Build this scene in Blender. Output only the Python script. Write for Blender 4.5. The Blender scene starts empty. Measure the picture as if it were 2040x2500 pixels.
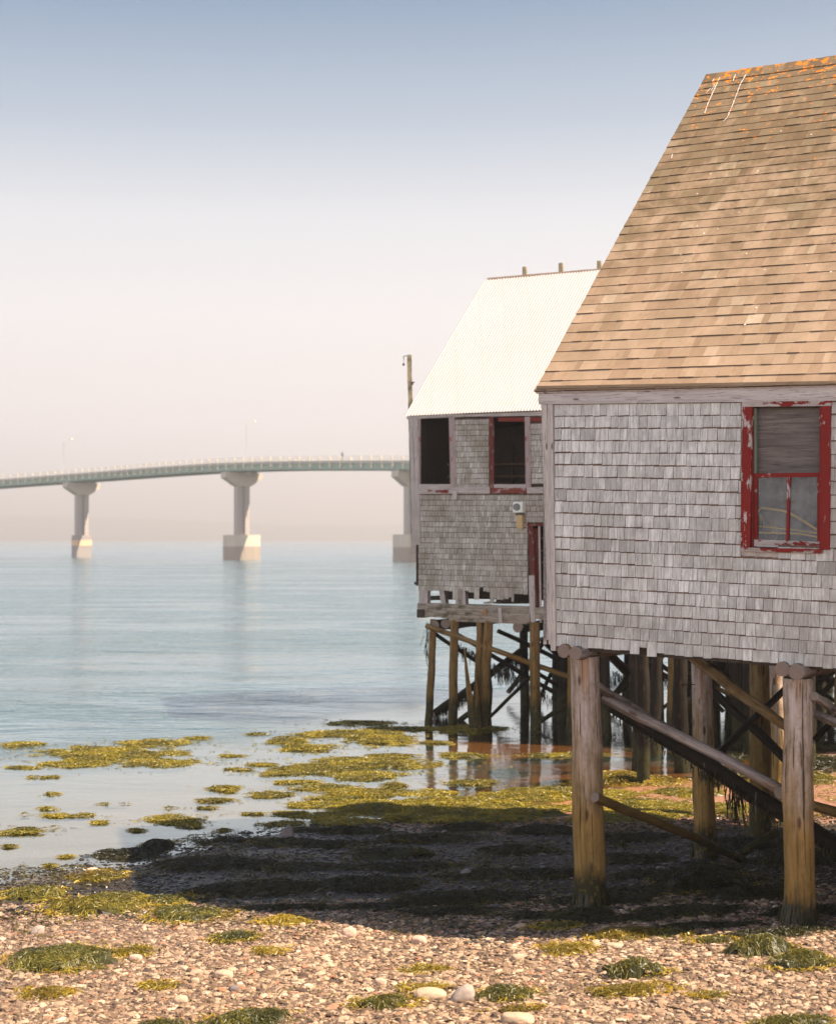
import bpy, bmesh, math, random
import numpy as np
from mathutils import Vector, Matrix, noise as mnoise

random.seed(7)
rng = np.random.default_rng(11)
scene = bpy.context.scene
COL = scene.collection

# ------------------------------------------------------------------ camera
F = 3804.0; CX = 1020.0; HY = 1316.0; EYE = 4.15
cam = bpy.data.cameras.new("camera")
cam_o = bpy.data.objects.new("camera", cam); COL.objects.link(cam_o)
cam.sensor_fit = 'VERTICAL'; cam.sensor_height = 69.0; cam.sensor_width = 56.3
cam.lens = 105.0
cam.shift_y = (HY - 1250.0) / 2500.0
cam.clip_start = 0.1; cam.clip_end = 9000
cam_o.location = (0, 0, EYE); cam_o.rotation_euler = (math.radians(90), 0, 0)
cam.dof.use_dof = True; cam.dof.focus_distance = 17.5; cam.dof.aperture_fstop = 3.6
cam.dof.aperture_blades = 7
scene.camera = cam_o

# ------------------------------------------------------------------ light
SUN_EL = math.radians(51); SUN_V = Vector((1.0, -0.23, 0)).normalized()
sdir = Vector((SUN_V.x*math.cos(SUN_EL), SUN_V.y*math.cos(SUN_EL), math.sin(SUN_EL)))
sun = bpy.data.lights.new("sun", 'SUN'); sun.energy = 5.0; sun.angle = math.radians(0.55)
sun.color = (1.0, 0.83, 0.63)
sun_o = bpy.data.objects.new("sun", sun); COL.objects.link(sun_o)
sun_o.rotation_euler = sdir.to_track_quat('Z', 'Y').to_euler(); sun_o.location = (30, 0, 40)

world = bpy.data.worlds.new("World"); scene.world = world; world.use_nodes = True
wn = world.node_tree; wn.nodes.clear()
def wnode(t, **k):
    n = wn.nodes.new(t)
    for a, v in k.items(): setattr(n, a, v)
    return n
wout = wnode('ShaderNodeOutputWorld'); bg = wnode('ShaderNodeBackground')
bg.inputs['Strength'].default_value = 0.1
sky = wnode('ShaderNodeTexSky', sky_type='NISHITA', sun_disc=False, sun_elevation=SUN_EL,
            sun_rotation=math.atan2(SUN_V.x, SUN_V.y), altitude=0.0, air_density=1.0,
            dust_density=2.5, ozone_density=2.0)
tc = wnode('ShaderNodeTexCoord'); sep = wnode('ShaderNodeSeparateXYZ')
ramp = wnode('ShaderNodeValToRGB')
# pale banded sea-fog sky: radiance by elevation (sine), brightest low down
SKY = [(0.00, (.68, .60, .605)), (0.07, (.76, .70, .695)), (0.14, (.75, .72, .72)), (0.20, (.64, .65, .685)),
       (0.26, (.375, .445, .54)), (0.33, (.165, .265, .395)), (0.45, (.12, .20, .32)), (1.0, (.03, .065, .13))]
el = ramp.color_ramp.elements
el[0].position, el[0].color = SKY[0][0], (*SKY[0][1], 1)
el[1].position, el[1].color = SKY[-1][0], (*SKY[-1][1], 1)
for p, c in SKY[1:-1]:
    e = el.new(p); e.color = (*c, 1)
mul = wnode('ShaderNodeMixRGB', blend_type='MULTIPLY'); mul.inputs[0].default_value = 1
SKYGAIN = 4.6
mul.inputs[2].default_value = (SKYGAIN, SKYGAIN, SKYGAIN, 1)
mrz = wnode('ShaderNodeMapRange'); mrz.inputs[1].default_value = 0.35; mrz.inputs[2].default_value = 0.8
mrz.inputs[3].default_value = 0.0; mrz.inputs[4].default_value = 0.12
mixs = wnode('ShaderNodeMixRGB')
wn.links.new(tc.outputs['Generated'], sep.inputs[0])
wn.links.new(sep.outputs['Z'], ramp.inputs[0]); wn.links.new(sep.outputs['Z'], mrz.inputs[0])
wn.links.new(ramp.outputs[0], mul.inputs[1])
wn.links.new(mrz.outputs[0], mixs.inputs[0]); wn.links.new(mul.outputs[0], mixs.inputs[1])
wn.links.new(sky.outputs[0], mixs.inputs[2])
dotn = wnode('ShaderNodeVectorMath', operation='DOT_PRODUCT'); dotn.inputs[1].default_value = (-.35, -.93, .1)
mrb = wnode('ShaderNodeMapRange'); mrb.interpolation_type = 'SMOOTHSTEP'; mrb.inputs[1].default_value = -.15; mrb.inputs[2].default_value = .9
mrb.inputs[3].default_value = 1.0; mrb.inputs[4].default_value = 7.0  # unseen sky behind the camera raised to light the shaded walls
wn.links.new(tc.outputs['Generated'], dotn.inputs[0]); wn.links.new(dotn.outputs['Value'], mrb.inputs[0])
mrf = wnode('ShaderNodeMapRange'); mrf.interpolation_type = 'SMOOTHSTEP'; mrf.inputs[1].default_value = .10; mrf.inputs[2].default_value = .36; mrf.inputs[3].default_value = 1.0; mrf.inputs[4].default_value = 0.0
wn.links.new(sep.outputs['Z'], mrf.inputs[0]); mb_ = wnode('ShaderNodeMix'); mb_.inputs[2].default_value = 1.0; wn.links.new(mrf.outputs[0], mb_.inputs[0]); wn.links.new(mrb.outputs[0], mb_.inputs[3])
scl = wnode('ShaderNodeVectorMath', operation='SCALE'); wn.links.new(mixs.outputs[0], scl.inputs[0]); wn.links.new(mb_.outputs[0], scl.inputs['Scale'])
wn.links.new(scl.outputs[0], bg.inputs['Color']); wn.links.new(bg.outputs[0], wout.inputs['Surface'])

scene.view_settings.view_transform = 'Standard'; scene.view_settings.look = 'None'
scene.view_settings.gamma = 1; scene.view_settings.exposure = 1.5
scene.render.engine = 'CYCLES'
cy = scene.cycles
cy.use_denoising = True
cy.max_bounces = 8; cy.diffuse_bounces = 3; cy.glossy_bounces = 4; cy.transparent_max_bounces = 12
cy.volume_bounces = 0; cy.caustics_reflective = False; cy.caustics_refractive = False

# ------------------------------------------------------------------ mapping helpers
def W(px, py, Y): return Vector(((px-CX)/F*Y, Y, EYE+(HY-py)/F*Y))
def sm(a, b, x):
    t = np.clip((x-a)/(b-a), 0, 1); return t*t*(3-2*t)
def nz(x, y, s=1.0, seed=0.0):      # cheap smooth value noise, vectorised, -1..1
    x = np.asarray(x, float)*s + seed*17.13; y = np.asarray(y, float)*s + seed*9.71
    xi = np.floor(x); yi = np.floor(y); fx = x-xi; fy = y-yi
    fx = fx*fx*(3-2*fx); fy = fy*fy*(3-2*fy)
    def h(a, b):
        v = np.sin(a*127.1+b*311.7)*43758.5453; return (v-np.floor(v))*2-1
    return (h(xi, yi)*(1-fx)+h(xi+1, yi)*fx)*(1-fy)+(h(xi, yi+1)*(1-fx)+h(xi+1, yi+1)*fx)*fy
def shore_q(x, y): return (x+5)*.716-(y-18.7)*.7
def gz(x, y):
    x = np.asarray(x, float); y = np.asarray(y, float)
    q = shore_q(x, y)
    land = .018*q + np.where(q > 9, .007*5.5**2+.077*(q-9), .007*np.maximum(0, q-3.5)**2)
    sea = np.where(q > -10, .018*q, -.18+.10*(q+10))
    z = np.where(q > 0, land, np.maximum(sea, -5.0))
    z = np.minimum(z, 3.4)
    a = .3+.6*sm(2, 8, q)
    z = z + (nz(x, y, .55, 1)*.026+nz(x, y, 1.4, 2)*.014)*a + nz(x, y, 4.1, 3)*.005*a
    z = z - .085*np.exp(-((x-1.0)/2.6)**2-((y-28.3)/3.2)**2)*(y < 34) - .10*np.exp(-((x-4.4)/1.6)**2-((y-29.3)/1.5)**2)
    z = z + 1.6*sm(10.5, 3.0, y)*sm(-14, -4, x)*(y > -60)
    return z
def gzf(x, y): return float(gz(x, y))
def G(px, py, z0=None):             # the ground point seen at a pixel
    z = 0.1
    for _ in range(12):
        Y = (EYE-z)*F/(py-HY); X = (px-CX)/F*Y
        z = max(gzf(X, Y), 0.0) if z0 is None else z0
    return Vector((X, Y, z))

# ------------------------------------------------------------------ mesh builder and tagging
class MB:
    def __init__(s): s.v = []; s.f = []; s.m = []; s.a = []; s.sm = []
    def add(s, vs, fs, mi=0, a=0.5, smooth=False):
        n = len(s.v); s.v += [tuple(p) for p in vs]
        for f in fs:
            s.f.append(tuple(i+n for i in f)); s.m.append(mi); s.a.append(a); s.sm.append(smooth)
    def hexa(s, c, mi=0, a=0.5):    # 8 corners: 0-3 one side, 4-7 the opposite side
        s.add(c, [(3,2,1,0),(4,5,6,7),(0,1,5,4),(1,2,6,5),(2,3,7,6),(3,0,4,7)], mi, a)
    def box(s, o, ax, ay, az, mi=0, a=0.5):   # corner + 3 edge vectors
        s.hexa([o, o+ax, o+ax+ay, o+ay, o+az, o+ax+az, o+ax+ay+az, o+ay+az], mi, a)
    def build(s, name, mats, parent=None, M=None):
        if not isinstance(mats, (list, tuple)): mats = [mats]
        if M is not None:
            Mi = M.inverted(); vs = [tuple(Mi @ Vector(p)) for p in s.v]
        else: M = Matrix.Identity(4); vs = s.v
        return mesh_obj(name, vs, s.f, mats, parent, M, s.m, s.a, s.sm)
def link(o, parent=None, M=None):
    COL.objects.link(o)
    M = M or Matrix.Identity(4)
    if parent is not None:
        o.parent = parent
        o.matrix_basis = world_of(parent).inverted() @ M
    else: o.matrix_basis = M
    o['_w'] = 1; del o['_w']
    return o
WM = {}
def world_of(o):
    m = o.matrix_basis.copy()
    while o.parent: o = o.parent; m = o.matrix_basis @ m
    return m
def mesh_obj(name, v, f, mats, parent=None, M=None, mi=None, at=None, smo=None):
    me = bpy.data.meshes.new(name); me.from_pydata([tuple(p) for p in v], [], f)
    for m in mats: me.materials.append(m)
    if mi is not None: me.polygons.foreach_set('material_index', np.array(mi, np.int32))
    if smo is not None: me.polygons.foreach_set('use_smooth', np.array(smo, bool))
    if at is not None:
        d = me.attributes.new('val', 'FLOAT', 'FACE'); d.data.foreach_set('value', np.array(at, np.float32))
    # keep normals consistent
    me.update()
    o = bpy.data.objects.new(name, me)
    if M is None: M = Matrix.Identity(4)
    return link(o, parent, M)
def fast_mesh(name, V, Q, mat, val=None, parent=None, smooth=False, loc=None):
    """V (n,3) verts, Q (m,k) faces"""
    V = np.asarray(V, np.float32)
    if loc is not None: V = V-np.array(loc, np.float32)
    me = bpy.data.meshes.new(name); k = Q.shape[1]
    me.vertices.add(len(V)); me.vertices.foreach_set('co', V.ravel())
    me.loops.add(Q.size); me.loops.foreach_set('vertex_index', Q.astype(np.int32).ravel())
    me.polygons.add(len(Q)); me.polygons.foreach_set('loop_start', np.arange(0, Q.size, k, dtype=np.int32))
    me.polygons.foreach_set('loop_total', np.full(len(Q), k, np.int32))
    me.update(calc_edges=True)
    me.polygons.foreach_set('use_smooth', np.full(len(Q), smooth, bool))
    if val is not None:
        d = me.attributes.new('val', 'FLOAT', 'FACE'); d.data.foreach_set('value', np.asarray(val, np.float32))
    for m in (mat if isinstance(mat, list) else [mat]): me.materials.append(m)
    o = bpy.data.objects.new(name, me)
    M = Matrix.Translation(loc) if loc is not None else Matrix.Identity(4)
    return link(o, parent, M)
def tag(o, label=None, cat=None, group=None, kind=None):
    if label: o['label'] = label
    if cat: o['category'] = cat
    if group: o['group'] = group
    if kind: o['kind'] = kind
    return o
def empty(name, loc):
    o = bpy.data.objects.new(name, None); link(o, None, Matrix.Translation(loc)); o.empty_display_size = .3
    return o
def frame(o, x, hint=Vector((0, 0, 1))):     # local X along x
    x = x.normalized(); z = hint - x*hint.dot(x)
    if z.length < 1e-4: z = Vector((1, 0, 0)) - x*x.x
    z.normalize(); y = z.cross(x)
    return Matrix(((x.x, y.x, z.x, o.x), (x.y, y.y, z.y, o.y), (x.z, y.z, z.z, o.z), (0, 0, 0, 1)))

# ------------------------------------------------------------------ materials
class NT:
    def __init__(s, name):
        s.mat = bpy.data.materials.new(name); s.mat.use_nodes = True; s.t = s.mat.node_tree; s.t.nodes.clear()
        s.out = s.n('ShaderNodeOutputMaterial'); s.tc = None
    def n(s, t, **k):
        nd = s.t.nodes.new(t)
        for a, v in k.items(): setattr(nd, a, v)
        return nd
    def l(s, a, b): s.t.links.new(a, b)
    def put(s, sock, v):
        if hasattr(v, 'links') or hasattr(v, 'is_output'): s.l(v, sock)
        else:
            if isinstance(v, (tuple, list)) and len(v) == 3 and sock.type == 'RGBA': v = (*v, 1)
            sock.default_value = v
    def obj(s, scale=(1, 1, 1), world=False):
        if world:
            g = s.n('ShaderNodeNewGeometry'); src = g.outputs['Position']
        else:
            g = s.n('ShaderNodeTexCoord'); src = g.outputs['Object']
        m = s.n('ShaderNodeMapping'); s.l(src, m.inputs[0]); m.inputs['Scale'].default_value = scale
        return m.outputs[0]
    def noise(s, vec, scale=1, detail=4, rough=.6, dist=0):
        n = s.n('ShaderNodeTexNoise'); s.l(vec, n.inputs['Vector']); n.inputs['Scale'].default_value = scale
        n.inputs['Detail'].default_value = detail; n.inputs['Roughness'].default_value = rough
        n.inputs['Distortion'].default_value = dist
        return n.outputs[0]
    def voro(s, vec, scale=1, feature='F1', out='Distance', rnd=1):
        n = s.n('ShaderNodeTexVoronoi', feature=feature); s.l(vec, n.inputs['Vector']); n.inputs['Scale'].default_value = scale
        n.inputs['Randomness'].default_value = rnd
        return n.outputs[out]
    def ramp(s, fac, pts, interp='LINEAR'):
        r = s.n('ShaderNodeValToRGB'); s.put(r.inputs[0], fac); r.color_ramp.interpolation = interp
        e = r.color_ramp.elements
        def c4(c): return (c, c, c, 1) if not isinstance(c, (tuple, list)) else (*c, 1)
        e[0].position, e[0].color = pts[0][0], c4(pts[0][1]); e[1].position, e[1].color = pts[-1][0], c4(pts[-1][1])
        for p, c in pts[1:-1]:
            q = e.new(p); q.color = c4(c)
        return r.outputs[0]
    def mix(s, f, a, b, mode='MIX'):
        m = s.n('ShaderNodeMixRGB', blend_type=mode); s.put(m.inputs[0], f); s.put(m.inputs[1], a); s.put(m.inputs[2], b)
        return m.outputs[0]
    def math(s, op, a, b=0.0, c=None, clamp=False):
        m = s.n('ShaderNodeMath', operation=op, use_clamp=clamp); s.put(m.inputs[0], a); s.put(m.inputs[1], b)
        if c is not None: s.put(m.inputs[2], c)
        return m.outputs[0]
    def rng(s, v, a, b, c=0.0, d=1.0, smooth=False):
        m = s.n('ShaderNodeMapRange'); m.interpolation_type = 'SMOOTHSTEP' if smooth else 'LINEAR'
        s.put(m.inputs[0], v)
        for i, x in enumerate((a, b, c, d)): s.put(m.inputs[i+1], x)
        return m.outputs[0]
    def val(s, name='val'): return s.n('ShaderNodeAttribute', attribute_name=name).outputs['Fac']
    def bump(s, h, strength=.5, dist=.01, normal=None):
        b = s.n('ShaderNodeBump'); s.put(b.inputs['Strength'], strength); s.put(b.inputs['Distance'], dist); s.l(h, b.inputs['Height'])
        if normal is not None: s.l(normal, b.inputs['Normal'])
        return b.outputs[0]
    def bsdf(s, color, rough=.8, normal=None, metal=0.0, spec=.5, **k):
        p = s.n('ShaderNodeBsdfPrincipled'); s.put(p.inputs['Base Color'], color); s.put(p.inputs['Roughness'], rough)
        s.put(p.inputs['Metallic'], metal); s.put(p.inputs['Specular IOR Level'], spec)
        for a, v in k.items(): s.put(p.inputs[a], v)
        if normal is not None: s.l(normal, p.inputs['Normal'])
        s.l(p.outputs[0], s.out.inputs['Surface']); return s.mat
    def z(s):
        g = s.n('ShaderNodeNewGeometry'); q = s.n('ShaderNodeSeparateXYZ'); s.l(g.outputs['Position'], q.inputs[0]); return q.outputs[2]

def m_shingle(name, lo, mid, hi, moss=0.0):
    t = NT(name); v = t.val(); o = t.obj((1, 1, 1))
    c = t.ramp(v, [(0, lo), (.5, mid), (1, hi)])
    st = t.noise(t.obj((34, 34, 3.0)), 1, 6, .7)
    c = t.mix(t.rng(st, .40, .66, .0, .72), c, tuple(x*.40 for x in mid))
    st2 = t.noise(t.obj((60, 60, 6)), 1, 4, .7)
    c = t.mix(t.rng(st2, .55, .75, 0, .5), c, tuple(min(1, x*1.6) for x in hi))
    bl = t.noise(o, 1.1, 4, .6)
    c = t.mix(t.rng(t.noise(t.obj((5, 5, 3.2)), 1, 6, .75), .48, .66, 0, .5), c, tuple(x*.45 for x in mid))
    c = t.mix(t.rng(bl, .42, .66, 0, .5), c, (lo[0]*.75, lo[1]*.66, lo[2]*.6))
    if moss:
        mo = t.noise(t.obj((3, 3, 2)), 1, 5, .7)
        c = t.mix(t.rng(mo, .42, .7, 0, moss), c, (.11, .12, .05))
    n = t.bump(st, .5, .006)
    return t.bsdf(c, .9, n, spec=.2)
M_SH1 = m_shingle('weathered_cedar_shingle', (.29, .29, .275), (.54, .535, .515), (.77, .77, .75))
M_EDGE = m_shingle('tannin_shadow_edge', (.10, .06, .045), (.15, .095, .07), (.20, .14, .11)); M_EDGE2 = m_shingle('asphalt_shadow_edge', (.07, .035, .02), (.09, .05, .03), (.12, .07, .05))  # edge colours also draw the shadow lines between courses
M_SH2 = m_shingle('weathered_cedar_shingle_mossy', (.27, .245, .22), (.47, .435, .40), (.66, .62, .58), .4)

def m_board(name, base, dark, red=0.0, redcol=(.19, .013, .010), moss=0):
    """old board, grain along local X; red = how much of the old red paint is left"""
    t = NT(name); g = t.noise(t.obj((1.6, 30, 30)), 1, 8, .65, .4)
    c = t.mix(t.rng(g, .38, .68, 0, 1), base, dark)
    f = t.noise(t.obj((6, 120, 120)), 1, 3, .6)
    c = t.mix(t.rng(f, .58, .66, 0, .75), c, tuple(x*.35 for x in dark))
    b = t.noise(t.obj((2.2, 3, 3)), 1, 3, .5)
    c = t.mix(t.rng(b, .4, .7, 0, .35), c, tuple(x*.6 for x in base))
    kv = t.voro(t.obj((2.3, 9, 9)), 1)
    c = t.mix(t.rng(kv, .07, .12, .8, 0), c, (.05, .03, .025))
    h = g
    if moss:
        mo = t.noise(t.obj((3, 5, 5)), 1, 6, .75); c = t.mix(t.rng(mo, .5, .62, 0, moss), c, (.045, .045, .02))
    if red > 0:
        pn = t.noise(t.obj((3.5, 11, 11)), 1, 7, .68, .3)
        msk = t.ramp(t.math('ADD', pn, (red-.5)), [(0, 0), (.492, 0), (.508, 1), (1, 1)])
        rv = t.noise(t.obj((5, 5, 5)), 1, 4, .6)
        rc = t.mix(rv, redcol, tuple(x*.6 for x in redcol))
        c = t.mix(msk, c, rc); h = t.math('ADD', t.math('MULTIPLY', g, .5), msk)
    n = t.bump(h, .5, .004)
    return t.bsdf(c, .85, n, spec=.25)
M_GREY = m_board('grey_board', (.44, .395, .375), (.25, .22, .205))
M_TRIM = m_board('pale_grey_board', (.47, .425, .405), (.29, .26, .245))
M_FASC = m_board('fascia_grey_board', (.46, .42, .405), (.29, .26, .25), .24, (.30, .09, .07))
M_BEAM = m_board('rotten_beam', (.36, .31, .26), (.13, .11, .085), moss=.85)
M_DARKB = m_board('dark_board', (.06, .045, .035), (.025, .02, .016))
M_INT = m_board('interior_board', (.045, .03, .022), (.02, .013, .01))  # near-black boards stand in for the gloom of the unlit rooms
M_PLY = m_board('board_behind_sash', (.15, .128, .12), (.05, .042, .038))
M_RED = m_board('red_painted_board', (.40, .35, .34), (.22, .19, .18), .60)
M_REDP = m_board('peeling_red_board', (.42, .38, .36), (.24, .2, .19), .50)
M_REDQ = m_board('mostly_bare_red_board', (.40, .36, .34), (.24, .2, .19), .44)
M_DOORR = m_board('dull_red_board', (.25, .17, .15), (.12, .07, .06), .56, (.13, .03, .026))
M_PINKG = m_board('faded_red_grey_board', (.36, .29, .28), (.22, .16, .155), .38, (.28, .09, .08))
M_GREEN = m_board('green_sash_stop', (.14, .20, .15), (.10, .13, .10))

def m_log(name, top, low, z0, z1, algae=.3, dark=1.0):
    t = NT(name)
    g = t.noise(t.obj((1.1, 22, 22)), 1, 8, .62, .5)
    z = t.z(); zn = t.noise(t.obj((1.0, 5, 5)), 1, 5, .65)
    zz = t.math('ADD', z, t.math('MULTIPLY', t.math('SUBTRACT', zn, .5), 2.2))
    c = t.mix(t.rng(zz, z0, z1, 0, 1), low, top)  # lower tint blends tide stain with warm bounce light put into the colour
    c = t.mix(t.rng(g, .4, .72, 0, .85), c, tuple(x*.42 for x in low))
    f = t.noise(t.obj((.8, 46, 46)), 1, 3, .55)
    crack = t.rng(f, .625, .655, 0, .9)
    c = t.mix(crack, c, (.03, .018, .012))
    kv = t.voro(t.obj((2.6, 8, 8)), 1)
    c = t.mix(t.rng(kv, .10, .2, .9, 0), c, (.07, .028, .02))
    mo_ = t.noise(t.obj((4, 7, 7)), 1, 6, .75); c = t.mix(t.rng(mo_, .46, .66, 0, .6), c, tuple(x*.38 for x in low))
    rs = t.noise(t.obj((.7, 7, 7)), 1, 3, .6)
    c = t.mix(t.rng(rs, .58, .68, 0, .55), c, (low[0]*.95, low[1]*.62, low[2]*.35))
    al = t.math('MULTIPLY', t.rng(t.math('ADD', z, t.math('MULTIPLY', zn, .5)), algae+.25, algae+.5, 1, 0, True), t.rng(t.noise(t.obj((9, 14, 14)), 1, 4, .7), .35, .5, .3, 1))
    c = t.mix(al, c, (.035, .032, .012))
    h = t.math('SUBTRACT', t.math('ADD', t.math('MULTIPLY', g, .6), t.noise(t.obj((7, 7, 7)), 1, 4, .6)), crack)
    return t.bsdf(c, .82, t.bump(h, .9, .03), spec=.2)
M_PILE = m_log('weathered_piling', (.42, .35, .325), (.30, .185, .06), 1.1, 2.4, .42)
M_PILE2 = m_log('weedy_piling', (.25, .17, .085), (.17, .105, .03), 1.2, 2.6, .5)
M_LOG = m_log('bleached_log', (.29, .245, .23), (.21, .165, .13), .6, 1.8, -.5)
M_DLOG = m_log('shade_dark_log', (.022, .016, .010), (.012, .009, .006), .8, 2.4, .5)  # log copy with the gloom under the houses put into its colour
def m_end():
    t = NT('log_end_grain'); w = t.n('ShaderNodeTexWave', wave_type='RINGS', rings_direction='X')
    t.l(t.obj((1, 1, 1)), w.inputs[0]); w.inputs['Scale'].default_value = 22; w.inputs['Distortion'].default_value = 2
    c = t.mix(w.outputs['Fac'], (.21, .175, .155), (.12, .095, .08)); c = t.mix(t.rng(t.noise(t.obj(), 9, 5, .7), .4, .65, 0, .6), c, (.22, .15, .11))
    return t.bsdf(c, .9, spec=.2)
M_END = m_end()

def m_roof():
    t = NT('asphalt_roof_shingle'); v = t.val()
    c = t.ramp(v, [(0, (.25, .165, .11)), (.35, (.32, .22, .15)), (.7, (.38, .275, .195)), (1, (.47, .37, .28))])
    gr = t.noise(t.obj((1, 1, 1), True), 140, 2, .8)
    c = t.mix(t.rng(gr, .3, .7, .0, .35), c, t.mix(1.0, c, (.55, .55, .5), 'MULTIPLY'))
    # sooty, mossy wear: heavier towards the ridge and in vertical runs
    z = t.z()
    run = t.noise(t.obj((2.4, 2.4, .5), True), 1, 6, .7, .4)
    wear = t.math('MULTIPLY', t.rng(run, .36, .64, 0, 1, True), t.rng(z, 6.0, 8.6, .3, 1))
    wear = t.math('ADD', wear, t.rng(z, 7.2, 10.0, 0, .7), clamp=True)
    c = t.mix(t.math('MULTIPLY', wear, .78), c, t.mix(1.0, c, (.36, .37, .29), 'MULTIPLY'))
    bl = t.noise(t.obj((9, 9, 4), True), 1, 4, .7)
    c = t.mix(t.rng(bl, .58, .75, 0, .5), c, (.16, .11, .05))
    # orange lichen in spots near the ridge
    ln = t.noise(t.obj((1, 1, 1), True), 13, 5, .68); lb = t.noise(t.obj((1, 1, 1), True), 1.6, 3, .5)
    lz = t.rng(z, 7.2, 10.15, .02, .15); lt = t.math('ADD', t.math('ADD', ln, lz), t.math('MULTIPLY', lb, .16))
    ridge = t.rng(z, 9.98, 10.16, 0, .055)
    lt = t.math('ADD', lt, ridge)
    lm = t.ramp(lt, [(0, 0), (.825, 0), (.84, 1), (1, 1)])
    c = t.mix(lm, c, t.mix(t.noise(t.obj((1, 1, 1), True), 40, 2, .5), (.75, .26, .02), (.50, .14, .01)))
    return t.bsdf(c, .95, t.bump(gr, .35, .004), spec=.15)
M_ROOF = m_roof()
def m_simple(name, col, rough=.7, var=.3, scale=6, bump=.2, dist=.01, metal=0.0, spec=.4):
    t = NT(name); nn = t.noise(t.obj(), scale, 5, .65)
    c = t.mix(nn, tuple(x*(1-var) for x in col), tuple(min(1, x*(1+var)) for x in col))
    return t.bsdf(c, rough, t.bump(nn, bump, dist), metal, spec)
M_DROP = m_simple('bird_dropping', (.75, .62, .55), .9, .1)
def m_metalroof():
    t = NT('white_corrugated_metal'); n1 = t.noise(t.obj((.6, .6, .6), True), 1, 4, .6)
    c = t.mix(n1, (.34, .325, .325), (.40, .385, .38)); r = t.noise(t.obj((8, 8, 1.2), True), 1, 4, .7)
    c = t.mix(t.rng(r, .60, .75, 0, .5), c, (.42, .30, .22))
    lp_ = t.n('ShaderNodeTexWave', wave_type='BANDS', bands_direction='X'); t.l(t.obj((1, 1, 1), True), lp_.inputs[0]); lp_.inputs['Scale'].default_value = .53; c = t.mix(t.rng(lp_.outputs['Fac'], .985, .998, 0, .3), c, (.3, .27, .25))
    return t.bsdf(c, .45, None, 0.0, .5)
M_MROOF = m_metalroof()
M_RUST = m_simple('rusty_ridge_edge', (.42, .27, .17), .8, .35, 12)
M_WHITEBOX = m_simple('off_white_enamel', (.62, .64, .60), .45, .08, 5, .05)
M_BLACKG = m_simple('dark_dial_glass', (.02, .024, .028), .12, .3, 5, 0)
M_CONDUIT = m_simple('tan_conduit_box', (.40, .29, .13), .6, .15, 9)
M_IRON = m_simple('rusty_iron', (.07, .05, .045), .7, .4, 20)
M_YEL = m_simple('yellow_paint', (.80, .50, .12), .45, .2, 9)
M_POSTL = m_board('mossy_post', (.40, .33, .22), (.16, .14, .08), moss=.6)
def m_glass():
    t = NT('dusty_window_glass'); fr = t.n('ShaderNodeFresnel'); fr.inputs[0].default_value = 1.5
    g = t.n('ShaderNodeBsdfGlossy'); g.inputs['Roughness'].default_value = .04
    g.inputs['Color'].default_value = (.22, .22, .22, 1)
    tr = t.n('ShaderNodeBsdfTransparent'); tr.inputs[0].default_value = (.85, .88, .9, 1)
    d = t.n('ShaderNodeBsdfDiffuse'); d.inputs[0].default_value = (.45, .45, .45, 1)
    m1 = t.n('ShaderNodeMixShader'); t.l(t.rng(t.noise(t.obj(), 5, 4, .6), .35, .75, .02, .12), m1.inputs[0]); t.l(tr.outputs[0], m1.inputs[1]); t.l(d.outputs[0], m1.inputs[2])
    m2 = t.n('ShaderNodeMixShader'); t.l(fr.outputs[0], m2.inputs[0]); t.l(m1.outputs[0], m2.inputs[1]); t.l(g.outputs[0], m2.inputs[2])
    t.l(m2.outputs[0], t.out.inputs[0]); return t.mat
M_GLASS = m_glass()
M_CONC = m_simple('bridge_concrete', (.41, .36, .31), .9, .12, .8, 0)
M_GIRD = m_simple('green_bridge_steel', (.19, .27, .22), .6, .2, .5, 0)  # bridge colours paled to make up for thin haze
M_SLAB = m_simple('bridge_slab_edge', (.36, .33, .30), .9, .1, 1, 0)
M_RAIL = m_simple('pale_rail', (.62, .55, .42), .6, .1, 1, 0)
def m_fender():
    t = NT('bridge_fender_sheeting'); z = t.z(); n1 = t.noise(t.obj((1.2, 1.2, .1), True), 1, 3, .6)
    c = t.mix(n1, (.52, .47, .39), (.42, .38, .33)); zz = t.math('ADD', z, t.math('MULTIPLY', n1, .4))
    c = t.mix(t.rng(zz, 2.75, 2.95, 1, 0), c, (.30, .25, .21))
    return t.bsdf(c, .8, spec=.2)
M_FEND = m_fender()
M_FOOT = m_simple('wet_dark_concrete', (.27, .24, .235), .9, .15, 1, 0)
M_BAND = m_simple('orange_painted_band', (.62, .42, .27), .8, .15, 1, 0)

# weeds
def m_weed(name, dark, mid, hi):
    t = NT(name); v = t.val(); c = t.ramp(v, [(0, dark), (.5, mid), (1, hi)])
    n1 = t.noise(t.obj((1, 1, 1), True), 2.2, 4, .6); c = t.mix(t.rng(n1, .45, .68, 0, .6), c, t.mix(1.0, c, (.66, .78, .8), 'MULTIPLY'))
    p = t.n('ShaderNodeBsdfPrincipled'); t.l(c, p.inputs['Base Color']); p.inputs['Roughness'].default_value = .42
    p.inputs['Specular IOR Level'].default_value = .45
    tl = t.n('ShaderNodeBsdfTranslucent'); t.l(t.mix(1.0, c, (1.3, 1.2, .5), 'MULTIPLY'), tl.inputs[0])
    ms = t.n('ShaderNodeMixShader'); ms.inputs[0].default_value = .28; t.l(p.outputs[0], ms.inputs[1]); t.l(tl.outputs[0], ms.inputs[2])
    t.l(ms.outputs[0], t.out.inputs[0]); return t.mat
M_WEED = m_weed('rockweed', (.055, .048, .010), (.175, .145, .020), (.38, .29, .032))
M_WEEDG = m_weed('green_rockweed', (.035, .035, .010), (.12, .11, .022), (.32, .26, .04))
M_WEEDY = m_weed('yellow_rockweed', (.08, .058, .01), (.24, .17, .016), (.44, .31, .03))
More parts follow.
